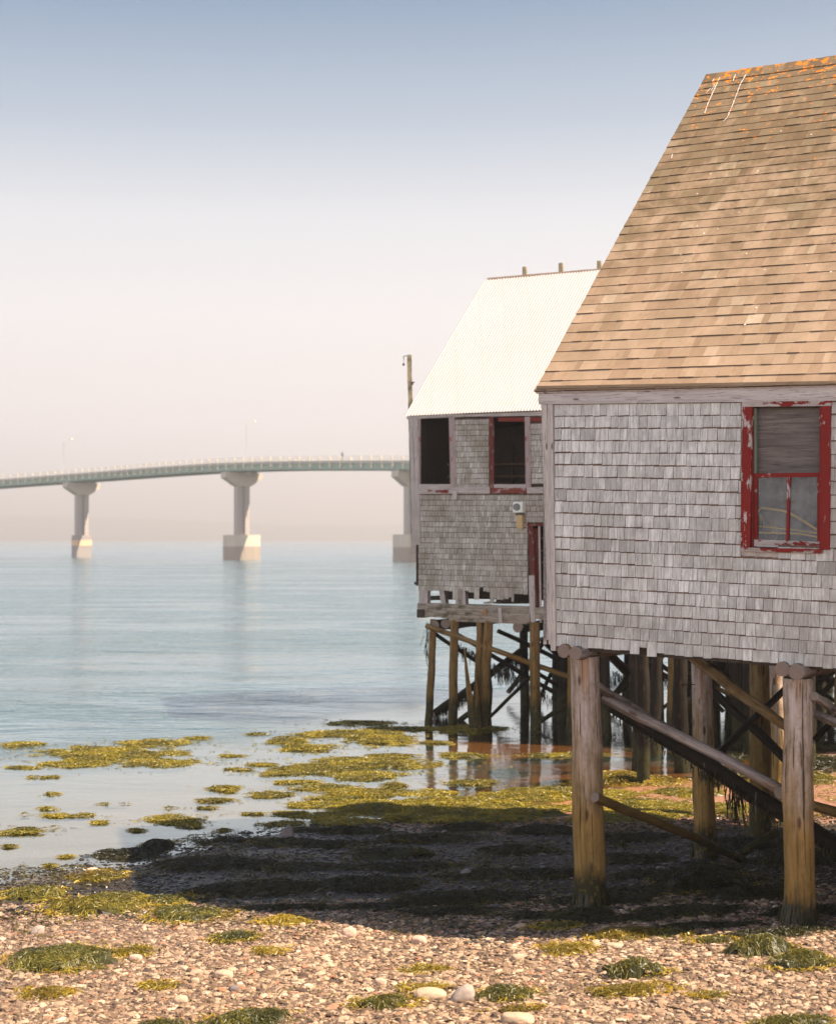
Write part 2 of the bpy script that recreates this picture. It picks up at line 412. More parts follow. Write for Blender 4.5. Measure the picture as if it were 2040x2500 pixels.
M_WEED_SHADE = m_weed('shade_dark_rockweed', (.016, .016, .005), (.05, .044, .009), (.17, .125, .018))  # rockweed copy darkened to carry the shade in its colour
M_WBASE = m_simple('weed_mat_base', (.075, .070, .018), .7, .5, 14, .8, .03)

# ------------------------------------------------------------------ logs, boards
def log(name, A, B, ra, rb, mat, parent, wob=.02, bend=0.0, seg=.14, n=14, endmat=None, label=None, knob=.12):
    A = Vector(A); B = Vector(B); L = (B-A).length
    M = frame(A, B-A, Vector((.3, -.9, .2))); m = MB(); ns = max(4, int(L/seg))
    sd = random.uniform(0, 99); rings = []
    rad_j = [random.uniform(-1, 1) for _ in range(400)]; b1 = random.uniform(-1, 1); b2 = random.uniform(-1, 1); vs = []
    us = [0, .006/L]+[i/ns for i in range(1, ns)]+[1-.006/L, 1]; ns = len(us)-1
    for i in range(ns+1):
        u = us[i]; x = u*L; r = ra+(rb-ra)*u
        cy_ = math.sin(u*math.pi)*bend*b1 + wob*mnoise.noise(Vector((x*1.3, sd, 0)))
        cz_ = math.sin(u*math.pi)*bend*b2 + wob*mnoise.noise(Vector((x*1.3, sd, 7)))
        for k in range(n):
            a = 2*math.pi*k/n
            p = Vector((x*2.4, math.cos(a)*1.2+sd, math.sin(a)*1.2))
            rr = r*(1+knob*mnoise.noise(p)+knob*.45*mnoise.noise(p*3.1))
            vs.append((x, cy_+rr*math.cos(a), cz_+rr*math.sin(a)))
    fs = [(i*n+k, (i+1)*n+k, (i+1)*n+(k+1) % n, i*n+(k+1) % n) for i in range(ns) for k in range(n)]
    m.add(vs, fs, 0, .5, True)
    m.f.append(tuple(range(n))); m.m.append(1); m.a.append(.5); m.sm.append(False)
    m.f.append(tuple(reversed(range(ns*n, ns*n+n)))); m.m.append(1); m.a.append(.5); m.sm.append(False)
    o = mesh_obj(name, m.v, m.f, [mat, endmat or mat], parent, M, m.m, m.a, m.sm)
    if label: o['label'] = label
    return o
def board(name, A, B, wvec, tvec, mat, parent, rough=.004, nseg=None, label=None):
    """plank from A to B (one long edge), wvec across, tvec through its thickness; corners slightly worn"""
    A = Vector(A); B = Vector(B); L = (B-A).length; M = frame(A, B-A, Vector(wvec)); Mi = M.inverted(); m = MB()
    ns = nseg or max(2, int(L/.25)); sd = random.uniform(0, 99); vs = []
    for i in range(ns+1):
        u = i/ns; P = A.lerp(B, u)
        for j, (a, b) in enumerate(((0, 0), (1, 0), (1, 1), (0, 1))):
            d = Vector((mnoise.noise(Vector((u*L*3, sd, j))), mnoise.noise(Vector((u*L*3, sd+5, j))), mnoise.noise(Vector((u*L*3, sd+9, j)))))*rough
            if i in (0, ns): d = d*.6
            vs.append(tuple(Mi @ (P+Vector(wvec)*a+Vector(tvec)*b+d)))
    fs = []
    for i in range(ns):
        for j in range(4):
            k = (j+1) % 4; fs.append((i*4+j, (i+1)*4+j, (i+1)*4+k, i*4+k))
    fs += [(0, 1, 2, 3), tuple(ns*4+j for j in (3, 2, 1, 0))]
    o = mesh_obj(name, vs, fs, [mat], parent, M)
    if label: o['label'] = label
    return o

# ------------------------------------------------------------------ wall plane helper
class Wall:
    """vertical plane through P0; s runs along dh (horizontal), z is height; out = outward normal"""
    def __init__(s, P0, dh, nin):
        s.P0 = Vector((P0[0], P0[1], 0)); s.d = Vector((dh[0], dh[1], 0)).normalized(); s.n = Vector((nin[0], nin[1], 0)).normalized()
    def P(s, a, z, out=0.0): return s.P0+s.d*a-s.n*out+Vector((0, 0, z))
    def px(s, px, py, out=0.0):     # (s, z) of the wall point seen at a pixel
        r = Vector(((px-CX)/F, 1, (HY-py)/F)); base = s.P0-s.n*out
        t = base.dot(s.n)/r.dot(s.n); p = r*t
        return (p-base).dot(s.d), EYE+p.z
    def at(s, px, py, out=0.0):
        a, z = s.px(px, py, out); return s.P(a, z, out)

def shingles(m, wall, s0, s1, ztop, zbot, nrow, holes=(), wmin=.07, wmax=.2, mi=0, clip=None, tone=0.0, gap=.003, ragged=None):
    """courses of cedar shingles between ztop(s) and zbot(s); each shingle a thin tilted wedge"""
    for r in range(nrow):
        a = s0+random.uniform(0, .01)
        v0 = r/nrow; v1 = (r+1)/nrow; rowt = random.uniform(-.06, .06); wav = random.uniform(0, 50)
        while a < s1-.01:
            w = random.choice((random.uniform(wmin, wmax*.6), random.uniform(wmin, wmax)))
            b = min(a+w, s1)
            if s1-b < .04: b = s1
            c = (a+b)/2
            zt = ztop(c)*(1-v0)+zbot(c)*v0; zb = ztop(c)*(1-v1)+zbot(c)*v1
            zt += .012; jb = random.uniform(-.004, .004)+.007*mnoise.noise(Vector((c*1.2, wav, 0))); zb += jb
            segs = [(a, b-gap)]; skip = False; zc = (zt+zb)/2
            for (h0, h1, hz0, hz1) in holes:
                if zc < hz1 and zc > hz0:
                    ns = []
                    for (p, q) in segs:
                        if q <= h0 or p >= h1: ns.append((p, q))
                        else:
                            if h0-p > .012: ns.append((p, h0))
                            if q-h1 > .012: ns.append((h1, q))
                    segs = ns
                elif h0 < c < h1 and zt > hz1 and zb < hz1: zb = max(zb, hz1) if zb > hz0 else zb
            if clip: segs = [g for g in segs if clip((g[0]+g[1])/2, zt)]
            if ragged and r == nrow-1:
                k = ragged(c)
                if k is None: segs = []
                else: zb -= k
            val = min(1, max(0, random.gauss(.5+tone+rowt, .15)))
            for (p, q) in segs:
                tp = random.uniform(.011, .018); tl = random.uniform(-.0025, .0025)
                z1 = zb+random.uniform(-.002, .002)
                zs = zt-.012-random.uniform(.009, .014)  # strip below each butt takes the edge colour as a painted shadow line
                vs = [wall.P(p, z1, tp+tl), wall.P(q, z1, tp-tl), wall.P(q, zt, .004), wall.P(p, zt, .004),
                      wall.P(p, z1, .001), wall.P(q, z1, .001), wall.P(q, zt, .001), wall.P(p, zt, .001), wall.P(q, zs, .006), wall.P(p, zs, .006)]
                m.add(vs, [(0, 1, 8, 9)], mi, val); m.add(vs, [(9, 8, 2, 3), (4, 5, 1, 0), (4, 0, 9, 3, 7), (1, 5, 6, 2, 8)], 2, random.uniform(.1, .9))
            a = b
def panel(m, wall, s0, s1, ztop, zbot, holes, th=.04, mi=1):
    """sheathing with openings: cut into cells"""
    ss = sorted({s0, s1, *[h for H in holes for h in H[:2] if s0 < h < s1]})
    for a, b in zip(ss[:-1], ss[1:]):
        cuts = sorted([(H[2], H[3]) for H in holes if H[0] <= (a+b)/2 <= H[1]])
        lo = None; edges = []
        cur = 'bot'
        for (z0, z1) in cuts: edges.append((cur, z0)); cur = z1
        edges.append((cur, 'top'))
        for (p, q) in edges:
            za0 = zbot(a) if p == 'bot' else p; zb0 = zbot(b) if p == 'bot' else p
            za1 = ztop(a) if q == 'top' else q; zb1 = ztop(b) if q == 'top' else q
            if za1-za0 < .005: continue
            m.hexa([wall.P(a, za0), wall.P(b, zb0), wall.P(b, zb1), wall.P(a, za1),
                    wall.P(a, za0, -th), wall.P(b, zb0, -th), wall.P(b, zb1, -th), wall.P(a, za1, -th)], mi)

# ------------------------------------------------------------------ ground sheet, water, far shore
def axis(lo, hi, fine0, fine1, step, grow=1.22):
    a = list(np.arange(fine0, fine1+1e-6, step)); d = step; x = fine0
    L = []
    while x > lo: d *= grow; x -= d; L.append(x)
    d = step; x = a[-1]; R = []
    while x < hi: d *= grow; x += d; R.append(x)
    return np.array(L[::-1]+a+R)
def grid(name, xs, ys, zf, mat, extra=None):
    X, Y = np.meshgrid(xs, ys); Z = zf(X, Y); nx, ny = len(xs), len(ys)
    V = np.stack([X.ravel(), Y.ravel(), Z.ravel()], 1)
    i = np.arange(nx-1)[None, :]+np.arange(ny-1)[:, None]*nx
    Q = np.stack([i, i+1, i+nx+1, i+nx], -1).reshape(-1, 4)
    o = fast_mesh(name, V, Q, mat, smooth=True)
    if extra is not None:
        d = o.data.attributes.new('depth', 'FLOAT', 'POINT'); d.data.foreach_set('value', extra(X, Y).ravel().astype(np.float32))
    return o
def m_ground():
    t = NT('shingle_beach_ground'); p = t.obj((1, 1, 1), True)
    v = t.voro(p, 26, out='Color'); vd = t.voro(p, 26); n1 = t.noise(p, 1.3, 5, .6); n2 = t.noise(p, 45, 4, .7)
    sv = t.n('ShaderNodeSeparateColor'); t.l(v, sv.inputs[0])
    c = t.ramp(sv.outputs[0], [(0, (.10, .065, .045)), (.4, (.24, .15, .10)), (.75, (.34, .23, .16)), (1, (.45, .33, .26))])
    c = t.mix(t.rng(vd, .2, .55, 0, .75), c, (.07, .045, .03))
    c = t.mix(t.rng(n2, .5, .7, 0, .5), c, (.10, .07, .045))
    c = t.mix(t.rng(n1, .45, .65, 0, .45), c, (.20, .12, .075))
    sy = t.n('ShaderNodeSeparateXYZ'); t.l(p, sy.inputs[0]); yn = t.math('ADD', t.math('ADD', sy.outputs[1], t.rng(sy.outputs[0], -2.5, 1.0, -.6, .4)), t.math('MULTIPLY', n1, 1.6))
    shade_m = t.math('MULTIPLY', t.rng(yn, 16.9, 17.6), t.rng(yn, 23.6, 22.8)); c = t.mix(shade_m, c, t.mix(1.0, c, (.17, .19, .22), 'MULTIPLY'))  # beach band darkened in colour under the house shadow
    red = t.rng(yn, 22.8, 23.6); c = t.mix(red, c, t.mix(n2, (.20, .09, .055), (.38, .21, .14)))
    # wet, silty orange bottom near and below the tide line
    z = t.z(); sx = t.n('ShaderNodeSeparateXYZ'); t.l(p, sx.inputs[0]); sand = t.mix(t.rng(sx.outputs[0], -1.2, 1.0), t.mix(t.noise(p, 6, 5, .7), (.33, .29, .27), (.22, .19, .175)), t.mix(t.noise(p, 6, 5, .7), (.40, .17, .05), (.24, .10, .035)))
    c = t.mix(t.rng(z, -.02, .02, .92, 0), c, sand)
    c = t.mix(t.rng(z, -.13, -.19), c, (.10, .135, .15))
    rough = t.rng(z, .0, .18, .35, .85)
    return t.bsdf(c, rough, t.bump(t.math('SUBTRACT', n2, vd), .8, .02), spec=.4)
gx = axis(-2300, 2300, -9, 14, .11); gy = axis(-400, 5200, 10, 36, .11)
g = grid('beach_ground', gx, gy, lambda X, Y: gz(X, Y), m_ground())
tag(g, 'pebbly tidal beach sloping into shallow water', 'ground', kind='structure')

def m_water():
    t = NT('sea_water'); dep = t.val('depth'); p = t.obj((1, 1, 1), True)
    deep = t.rng(dep, .05, .75, 0, 1, True)
    calm = t.noise(t.obj((.03, .11, 1), True), 1, 5, .68, 1.2)        # streaks of calm and ruffled water
    w1 = t.noise(t.obj((1.0, 1.7, 1), True), 1.5, 4, .6, .5)
    w2 = t.noise(t.obj((.25, .5, 1), True), 1, 3, .55, .6)
    w3 = t.noise(t.obj((1.6, 3.0, 1), True), 5.0, 3, .6)
    amp = t.math('ADD', t.rng(deep, 0, 1, .05, .8), t.math('MULTIPLY', t.rng(calm, .42, .60, -.3, .75), deep), clamp=True)
    h = t.math('ADD', t.math('MULTIPLY', w1, .11), t.math('ADD', t.math('MULTIPLY', w2, .38), t.math('MULTIPLY', w3, .022)))
    nrm = t.bump(h, amp, 1.0)
    fr = t.n('ShaderNodeFresnel'); fr.inputs[0].default_value = 1.5; t.l(nrm, fr.inputs['Normal'])
    gl = t.n('ShaderNodeBsdfGlossy'); t.l(nrm, gl.inputs['Normal']); gl.inputs['Color'].default_value = (.87, .965, 1.0, 1)
    tr = t.n('ShaderNodeBsdfTransparent'); tr.inputs[0].default_value = (.86, .84, .74, 1)
    df = t.n('ShaderNodeBsdfDiffuse'); t.l(nrm, df.inputs['Normal'])
    st1 = t.noise(t.obj((.13, .55, 1), True), 1, 5, .7, .9); ruf = t.math('ADD', t.math('MULTIPLY', t.rng(calm, .38, .62, 0, 1, True), .45), t.math('MULTIPLY', t.rng(st1, .38, .64, 0, 1, True), .35), clamp=True); rp = t.noise(t.obj((.75, 1.0, 1), True), 1, 4, .7, .6); rp2 = t.noise(t.obj((.22, .42, 1), True), 1, 4, .7, .6); ruf = t.math('ADD', ruf, t.math('ADD', t.math('MULTIPLY', t.math('SUBTRACT', rp, .5), 3.2), t.math('MULTIPLY', t.math('SUBTRACT', rp2, .5), 2.6)), clamp=True); ruf = t.math('MULTIPLY', ruf, t.rng(deep, 0, 1, .12, 1))
    bnd = t.math('MULTIPLY', t.math('MULTIPLY', t.rng(dep, .10, .22), t.rng(dep, 1.3, .7)), t.rng(rp2, .36, .52, .25, 1)); ruf = t.math('ADD', ruf, bnd, clamp=True)
    t.l(t.math('ADD', t.rng(deep, 0, 1, .02, .10), t.math('MULTIPLY', ruf, .17)), gl.inputs['Roughness'])
    wc = t.mix(ruf, (.055, .10, .108), (.022, .062, .070)); t.l(wc, df.inputs[0])
    body = t.n('ShaderNodeMixShader'); t.l(t.rng(dep, .06, .30, 0.0, 1), body.inputs[0]); t.l(tr.outputs[0], body.inputs[1]); t.l(df.outputs[0], body.inputs[2])
    ms = t.n('ShaderNodeMixShader'); t.l(t.math('MULTIPLY', fr.outputs[0], t.math('MULTIPLY', t.rng(ruf, 0, 1, 1.0, .80), t.rng(deep, 0, .5, 1.42, 1.85)), clamp=True), ms.inputs[0]); t.l(body.outputs[0], ms.inputs[1]); t.l(gl.outputs[0], ms.inputs[2])
    t.l(ms.outputs[0], t.out.inputs[0]); return t.mat
wx = axis(-2250, 2250, -12, 16, .25); wy = axis(-390, 5100, 14, 60, .25)
wat = grid('water', wx, wy, lambda X, Y: X*0.0, m_water(), extra=lambda X, Y: np.maximum(0, -gz(X, Y)+.10*(nz(X, Y, .22, 61)+.6*nz(X, Y*1.6, .7, 62))*sm(24, 34, Y)))
tag(wat, 'pale turquoise tidal water', 'water', kind='structure')

def far_shore():
    xs = np.linspace(-2100, 2200, 520); rows = []
    prof = lambda x: 52+18*sm(-300, -1000, x)+8*nz(x, 0, .004, 4)+1.6*nz(x, 0, .09, 5)+1.9*np.abs(nz(x, 0, .45, 6))
    V = []; depth = [-1, 0, 20, 90, 240, 520]
    hf = [-.15, .12, .55, .86, 1.0, .9]
    for d, hh in zip(depth, hf):
        for x in xs: V.append((x, 4500+.12*x+d+14*nz(x, 0, .01, 8), max(-2, float(prof(x))*hh+(.9*float(nz(x, d, .3, 9)) if hh > .3 else 0))))
    n = len(xs); Q = np.array([(r*n+i, r*n+i+1, (r+1)*n+i+1, (r+1)*n+i) for r in range(len(depth)-1) for i in range(n-1)])
    t = NT('far_wooded_shore'); nn = t.noise(t.obj((1, 1, 1), True), .08, 5, .7); c = t.mix(nn, (.05, .055, .06), (.09, .095, .09))
    mt = t.bsdf(c, .95)
    o = fast_mesh('far_shore_hill', V, Q, mt, smooth=False)
    tag(o, 'low wooded far shore almost lost in the fog', 'hill', kind='structure')
far_shore()

# ------------------------------------------------------------------ HOUSE 1 (brown roof, in front)
D1 = Vector((.822, -.569, 0)).normalized(); N1 = Vector((.569, .822, 0)).normalized()
w1 = Wall((1.365, 17.0), D1, N1)
L1 = 4.2; DEP1 = 6.9
def lin(wall, a, b, out=0):
    (s0, z0), (s1, z1) = wall.px(*a, out), wall.px(*b, out); k = (z1-z0)/(s1-s0)
    return lambda s: z0+k*(s-s0)
h1 = empty('shingled_house', (3.0, 17.5, 0.15))
tag(h1, 'grey shingled house on log pilings with tan asphalt roof and red framed window', 'house')
ztop = lin(w1, (1325, 986), (2040, 978)); zbot = lin(w1, (1350, 1575), (2040, 1632)); zeav = lin(w1, (1325, 947), (2040, 936))
S = lambda px, py=1200, o=0: w1.px(px, py, o)[0]
win = (S(1828), S(2006), w1.px(1834, 1342)[1], w1.px(1834, 986)[1])
m = MB()
sl = S(1353)
cut = S(1556)
def rag1(c):
    if S(1545) < c < S(1556): return .02
    if S(1556) < c < S(1572): return -.06
    if S(1600) < c < S(1608): return -.05
    if S(1572) < c < S(1600): return .03
    return random.uniform(-.006, .006)
shingles(m, w1, sl, L1-.09, ztop, zbot, 20, [(S(1808), S(2025), w1.px(1808, 1346)[1], 99)], .075, .20, 0, ragged=rag1)
panel(m, w1, 0.0, L1, zeav, lambda s: zbot(s)+.05, [win])
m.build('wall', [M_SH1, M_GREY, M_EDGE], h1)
# loose shingle patch at the bottom
# gable walls and back wall
RZ = 10.26; RW = 4.4; EAVZ = 5.80
def rk(w):   # roof underside height across the depth
    return EAVZ+(w/RW)*(RZ-EAVZ)-.10 if w <= RW else RZ-.10-(w-RW)*(RZ-EAVZ)/RW
def tilt(s): return -.034*s
for side, s0 in ((0, 0.0), (1, L1)):
    P = w1.P(s0, 0); gw = Wall((P.x, P.y), N1 if side else -N1, -D1 if side else D1)
    m = MB(); off = 0 if side else DEP1
    if not side: gw = Wall(tuple(w1.P(0, 0)+N1*DEP1)[:2], -N1, D1)
    wof = (lambda s: s) if side else (lambda s: DEP1-s)
    base = zbot(s0)
    zt = lambda s: rk(wof(s))+tilt(s0)
    ks = 12
    for i in range(ks):
        a, b = DEP1*i/ks, DEP1*(i+1)/ks
        m.hexa([gw.P(a, base), gw.P(b, base), gw.P(b, zt(b)), gw.P(a, zt(a)), gw.P(a, base, -.04), gw.P(b, base, -.04), gw.P(b, zt(b), -.04), gw.P(a, zt(a), -.04)], 1)
    shingles(m, gw, .06, DEP1-.06, lambda s: RZ-.2, lambda s: base, 52, (), .08, .2, 0, clip=lambda s, z: z < zt(s)-.05)
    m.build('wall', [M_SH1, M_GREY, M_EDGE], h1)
bw = Wall(tuple(w1.P(L1, 0)+N1*DEP1)[:2], -D1, -N1)
m = MB(); zb_ = lambda s: rk(DEP1)+tilt(L1-s); bb = lambda s: zbot(L1-s)
panel(m, bw, 0, L1, zb_, bb, []); shingles(m, bw, .06, L1-.06, zb_, bb, 34, (), .08, .2)
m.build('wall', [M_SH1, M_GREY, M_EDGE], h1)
# floor deck
m = MB(); m.hexa([w1.P(.05, zbot(0)+.05, -.05), w1.P(L1-.05, zbot(L1)+.05, -.05), w1.P(L1-.05, zbot(L1)+.05, -DEP1+.05), w1.P(.05, zbot(0)+.05, -DEP1+.05),
                  w1.P(.05, zbot(0)+.11, -.05), w1.P(L1-.05, zbot(L1)+.11, -.05), w1.P(L1-.05, zbot(L1)+.11, -DEP1+.05), w1.P(.05, zbot(0)+.11, -DEP1+.05)])
m.build('floor', M_DARKB, h1)
# fascia, corner boards
zf0 = lin(w1, (1325, 949), (2040, 938)); zf1 = lin(w1, (1325, 988), (2040, 979))
up = Vector((0, 0, 1))
sj = S(1558)
for a, b in ((-.03, sj-.002), (sj, L1+.02)):
    A = w1.P(a, zf1(a), .014); B = w1.P(b, zf1(b), .014)
    board('fascia_board', A, B, up*(zf0(a)-zf1(a)), -N1*.028, M_FASC, h1, .002)
board('eave_moulding', w1.P(-.04, zf0(0)-.004, .045), w1.P(L1+.04, zf0(L1)-.004, .045), up*.03, -N1*.035, m_board('brown_moulding', (.30, .22, .14), (.2, .14, .09)), h1, .001)
a0, a1, a2 = S(1325), S(1338), S(1352)
lb = lambda px: w1.px(px, 1570)[1]
board('corner_board', w1.P(a0-.01, zf1(0)-.003, .004), w1.at(1341, 1572, .004), D1*(a1-a0+.003), -N1*.022, M_TRIM, h1, .003)
board('corner_board', w1.P(a1+.005, zf1(0)-.003, .004), w1.at(1346, 1588, .004)+D1*.005, D1*(a2-a1-.01), -N1*.03, M_TRIM, h1, .003)
board('corner_board', w1.P(L1-.09, zf1(L1), .004), w1.P(L1-.09, zbot(L1)-.02, .004), D1*.09, -N1*.025, M_TRIM, h1)
# roof: decking plus asphalt courses
def roofP(wall, s, w, h, eav, pitch_k, n_in, tilt_f):
    """point on front slope: w horizontal distance in from the eave line, h above the surface"""
    nl = math.hypot(1, pitch_k); return wall.P(s, eav+w*pitch_k+tilt_f(s)+h/nl, -w)+(-n_in)*(h*pitch_k/nl)
K1 = (RZ-EAVZ)/RW
r1 = lambda s, w, h: roofP(w1, s, w-.07, h, EAVZ+.025, K1, N1, tilt)
m = MB(); rs0, rs1 = -.06, L1+.12; RWt = RW+.07
m.hexa([r1(rs0, 0, -.03), r1(rs1, 0, -.03), r1(rs1, RWt, -.03), r1(rs0, RWt, -.03), r1(rs0, 0, -.005), r1(rs1, 0, -.005), r1(rs1, RWt, -.005), r1(rs0, RWt, -.005)], 1)
# back slope
def r1b(s, w, h):
    P = r1(s, RWt, 0); nl = math.hypot(1, K1); return P+N1*w-up*(w*K1)+(N1*K1+up)/nl*h
BW = DEP1-RW+.15
m.hexa([r1b(rs0, BW, -.03), r1b(rs1, BW, -.03), r1b(rs1, 0, -.03), r1b(rs0, 0, -.03), r1b(rs0, BW, 0.0), r1b(rs1, BW, 0.0), r1b(rs1, 0, 0.0), r1b(rs0, 0, 0.0)], 1)
NR = 38
for (fn, wid, nr, fl) in ((r1, RWt, NR, 0), (r1b, BW, 22, 1)):
    for r in range(nr):
        u0 = r/nr*wid; u1 = (r+1.12)/nr*wid; u1 = min(u1, wid)
        a = rs0-.012; half = random.choice((0, 1)); sd = random.uniform(0, 50)
        while a < rs1:
            tab = random.random() < .5
            w = random.uniform(.10, .22) if random.random() < .75 else random.uniform(.06, .10)
            b = min(a+w, rs1+.012)
            if rs1-b < .05: b = rs1+.012
            thick = random.random() < .3
            t0 = (.012 if thick else .007)+random.uniform(-.001, .001); sag = .006*mnoise.noise(Vector((a*.9, sd, 0)))
            sag2 = .006*mnoise.noise(Vector((b*.9, sd, 0)))
            val = min(1, max(0, random.gauss(.44 if not thick else .5, .14)+(random.random() < .09)*.26))
            if fl == 0:
                vs = [fn(a, u0+sag, t0), fn(b, u0+sag2, t0), fn(b-.0, u1, .001), fn(a, u1, .001), fn(a, u0+sag, -.004), fn(b, u0+sag2, -.004), fn(b, u1, -.004), fn(a, u1, -.004)]
            else:
                vs = [fn(b, wid-u0, t0), fn(a, wid-u0, t0), fn(a, wid-u1, .001), fn(b, wid-u1, .001), fn(b, wid-u0, -.004), fn(a, wid-u0, -.004), fn(a, wid-u1, -.004), fn(b, wid-u1, -.004)]
            m.add(vs, [(0, 1, 2, 3), (4, 0, 3, 7), (1, 5, 6, 2)], 0, val); m.add(vs, [(4, 5, 1, 0)], 2, 0)  # butt faces coloured dark to deepen the course shadow lines
            a = b
# ridge caps
a = rs0
while a < rs1:
    b = min(a+.16, rs1+.02); hgt = .02+random.uniform(0, .006)
    for sg in (0, 1):
        f = (lambda s, w, h: r1(s, RWt-w, h)) if sg == 0 else r1b
        q = [f(a, .13, .012), f(b, .13, .012), f(b, 0, hgt), f(a, 0, hgt+.004)]
        m.add(q, [(0, 1, 2, 3) if sg == 0 else (3, 2, 1, 0)], 0, random.uniform(.2, .8))
    a = b
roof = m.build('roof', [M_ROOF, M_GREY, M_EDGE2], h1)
# rake boards under the roof edge
for s_ in (-.045, L1+.02):
    board('rake_board', r1(s_, 0.02, -.032), r1(s_, RWt, -.032), D1*.025, Vector((0, 0, -.12)), M_TRIM, h1, .002)
    board('rake_board', r1b(s_, BW, -.032), r1b(s_, 0, -.032), D1*.025, Vector((0, 0, -.12)), M_TRIM, h1, .002)
# bird droppings: thin runs down the slope
def roof_hit(px, py):
    nl = math.hypot(1, K1); o = r1(0, 0, .016); u = r1(1, 0, .016)-o; v = r1(0, 1, .016)-o; nn = u.cross(v); r = Vector(((px-CX)/F, 1, (HY-py)/F)); c = Vector((0, 0, EYE))
    return c+r*((o-c).dot(nn)/r.dot(nn))
m = MB()
for pts in ([(1822, 178), (1806, 205), (1796, 232), (1786, 258), (1773, 288), (1764, 296)], [(1760, 180), (1748, 205), (1736, 232), (1727, 252), (1719, 276)], [(1748, 178), (1738, 200)],
            [(1795, 178), (1788, 198)], [(1733, 215), (1722, 228)], [(1744, 205), (1735, 222)], [(1640, 376), (1638, 386)]):
    P = [roof_hit(*p) for p in pts]
    for i in range(len(P)-1):
        n_ = 6
        for k in range(n_):
            A = P[i].lerp(P[i+1], k/n_); B = P[i].lerp(P[i+1], (k+.86)/n_); wv = D1*random.uniform(.006, .017); j = D1*random.uniform(-.01, .01)
            m.add([A+j*.2-wv*.6, A+j*.2+wv*.4, B+j*.1+wv*.5, B+j*.1-wv*.4], [(0, 1, 2, 3)])
for _ in range(22):
    px, py = random.uniform(1560, 2040), random.uniform(260, 800)
    if px < 1735-(py-185)*.54+30: continue
    A = roof_hit(px, py); e = random.uniform(.006, .014)
    m.add([A+D1*(e*math.cos(t_*1.047))+(up+N1*.9)*(e*.6*math.sin(t_*1.047)) for t_ in range(6)], [tuple(range(6))])
dp = m.build('bird_droppings', M_DROP, h1); dp['kind'] = 'stuff'

# window
wd = empty('window', w1.P(S(1915), 4.2, 0)); wd.parent = None
def child_empty(name, loc, parent):
    o = bpy.data.objects.new(name, None); return link(o, parent, Matrix.Translation(loc))
bpy.data.objects.remove(wd)
wd = child_empty('window', w1.P(S(1915), 4.2, 0), h1)
def wboard(name, p0, p1, wv, out, th, mat, parent, r=.002, label=None):
    return board(name, w1.at(*p0, out), w1.at(*p1, out), wv, -N1*(-th) if False else N1*(-th), mat, parent, r, label=label)
def wrect(name, x0, y0, x1, y1, out, th, mat, parent, vertical=True, r=.002, label=None):
    """board filling the pixel rectangle on the wall plane offset `out`, growing inwards by th"""
    if vertical:
        A = w1.at((x0[0] if isinstance(x0, tuple) else x0), y0, out); B = w1.at((x0[1] if isinstance(x0, tuple) else x0), y1, out)
        C = w1.at((x1[0] if isinstance(x1, tuple) else x1), y0, out); wv = D1*((C-A).dot(D1))
    else:
        ya = y0 if isinstance(y0, tuple) else (y0, y0); yb = y1 if isinstance(y1, tuple) else (y1, y1)
        A = w1.at(x0, yb[0], out); B = w1.at(x1, yb[1], out); wv = up*(w1.at(x0, ya[0], out).z-A.z)
    return board(name, A, B, wv, N1*th, mat, parent, r, label=label)
wrect('casing', (1811, 1806), 993, (1834, 1829), 1338, .032, .03, M_REDP if False else m_board('left_casing_paint', (.42, .38, .37), (.26, .22, .21), .54), wd, label='left casing, red paint flaking off its upper half')
wrect('casing', (2002, 1999), 990, (2026, 2021), 1342, .032, .03, M_RED, wd, label='right casing with solid red paint')
wrect('casing', 1810, (980, 979), 2028, (993, 991), .034, .03, M_REDQ, wd, False, label='head casing with most red paint gone')
wrect('sill', 1806, (1336, 1343), 2004, (1346, 1351), .06, .12, m_board('sill_paint', (.40, .36, .33), (.12, .10, .09), .50), wd, False, .006)
# jambs (depth of the opening)
for (px, sg) in ((1834, 1), (2002, -1)):
    A = w1.at(px, 994, .0); B = w1.at(px, 1338, .0); board('jamb', A, B, D1*(.012*sg), N1*.11, M_RED, wd, .001)
wrect('green_stop', 1836, 996, 1844.5, 1158, -.03, .03, M_GREEN, wd, label='faded green stop beside the upper sash')
sash = child_empty('sash', w1.P(S(1915), 3.8, 0), wd)
wrect('sash_stile', 1836, 1157, 1847, 1332, -.030, .035, M_RED, sash)
wrect('sash_stile', 1993, 1157, 2001, 1332, -.030, .035, M_RED, sash)
wrect('meeting_rail', 1837, (1156, 1156), 2000, (1166, 1164), -.026, .035, M_RED, sash, False)
wrect('bottom_rail', 1838, (1317, 1325), 2000, (1334, 1340), -.026, .035, M_REDQ, sash, False)
wrect('muntin', (1920.5, 1917), 1165, (1927, 1923), 1322, -.024, .03, m_board('muntin_paint', (.5, .46, .44), (.34, .3, .29), .55), sash, label='muntin, red above and bare pale wood below')
for (x0, x1) in ((1847, 1919), (1925, 1993)):
    A = w1.at(x0, 1163, -.045); C = w1.at(x1, 1322, -.045); m = MB()
    q = [w1.P(w1.px(x0, 1200, -.045)[0], C.z-.01, -.045), w1.P(w1.px(x1, 1200, -.045)[0], C.z-.01, -.045), w1.P(w1.px(x1, 1200, -.045)[0], A.z, -.045), w1.P(w1.px(x0, 1200, -.045)[0], A.z, -.045)]
    m.hexa(q+[p+N1*.004 for p in q]); m.build('pane', M_GLASS, sash)
for y0, y1 in ((985, 1012), (1013, 1160)):
    wrect('boarding', 1836, y0, 2004, y1, -.10, .02, M_PLY, wd, False, .003)
m_pl = NT('stained_plaster'); c_ = m_pl.mix(m_pl.rng(m_pl.noise(m_pl.obj(), 7, 5, .65), .38, .62), (.07, .068, .06), (.24, .22, .20)); M_PLAST = m_pl.bsdf(c_, .95, spec=.1)
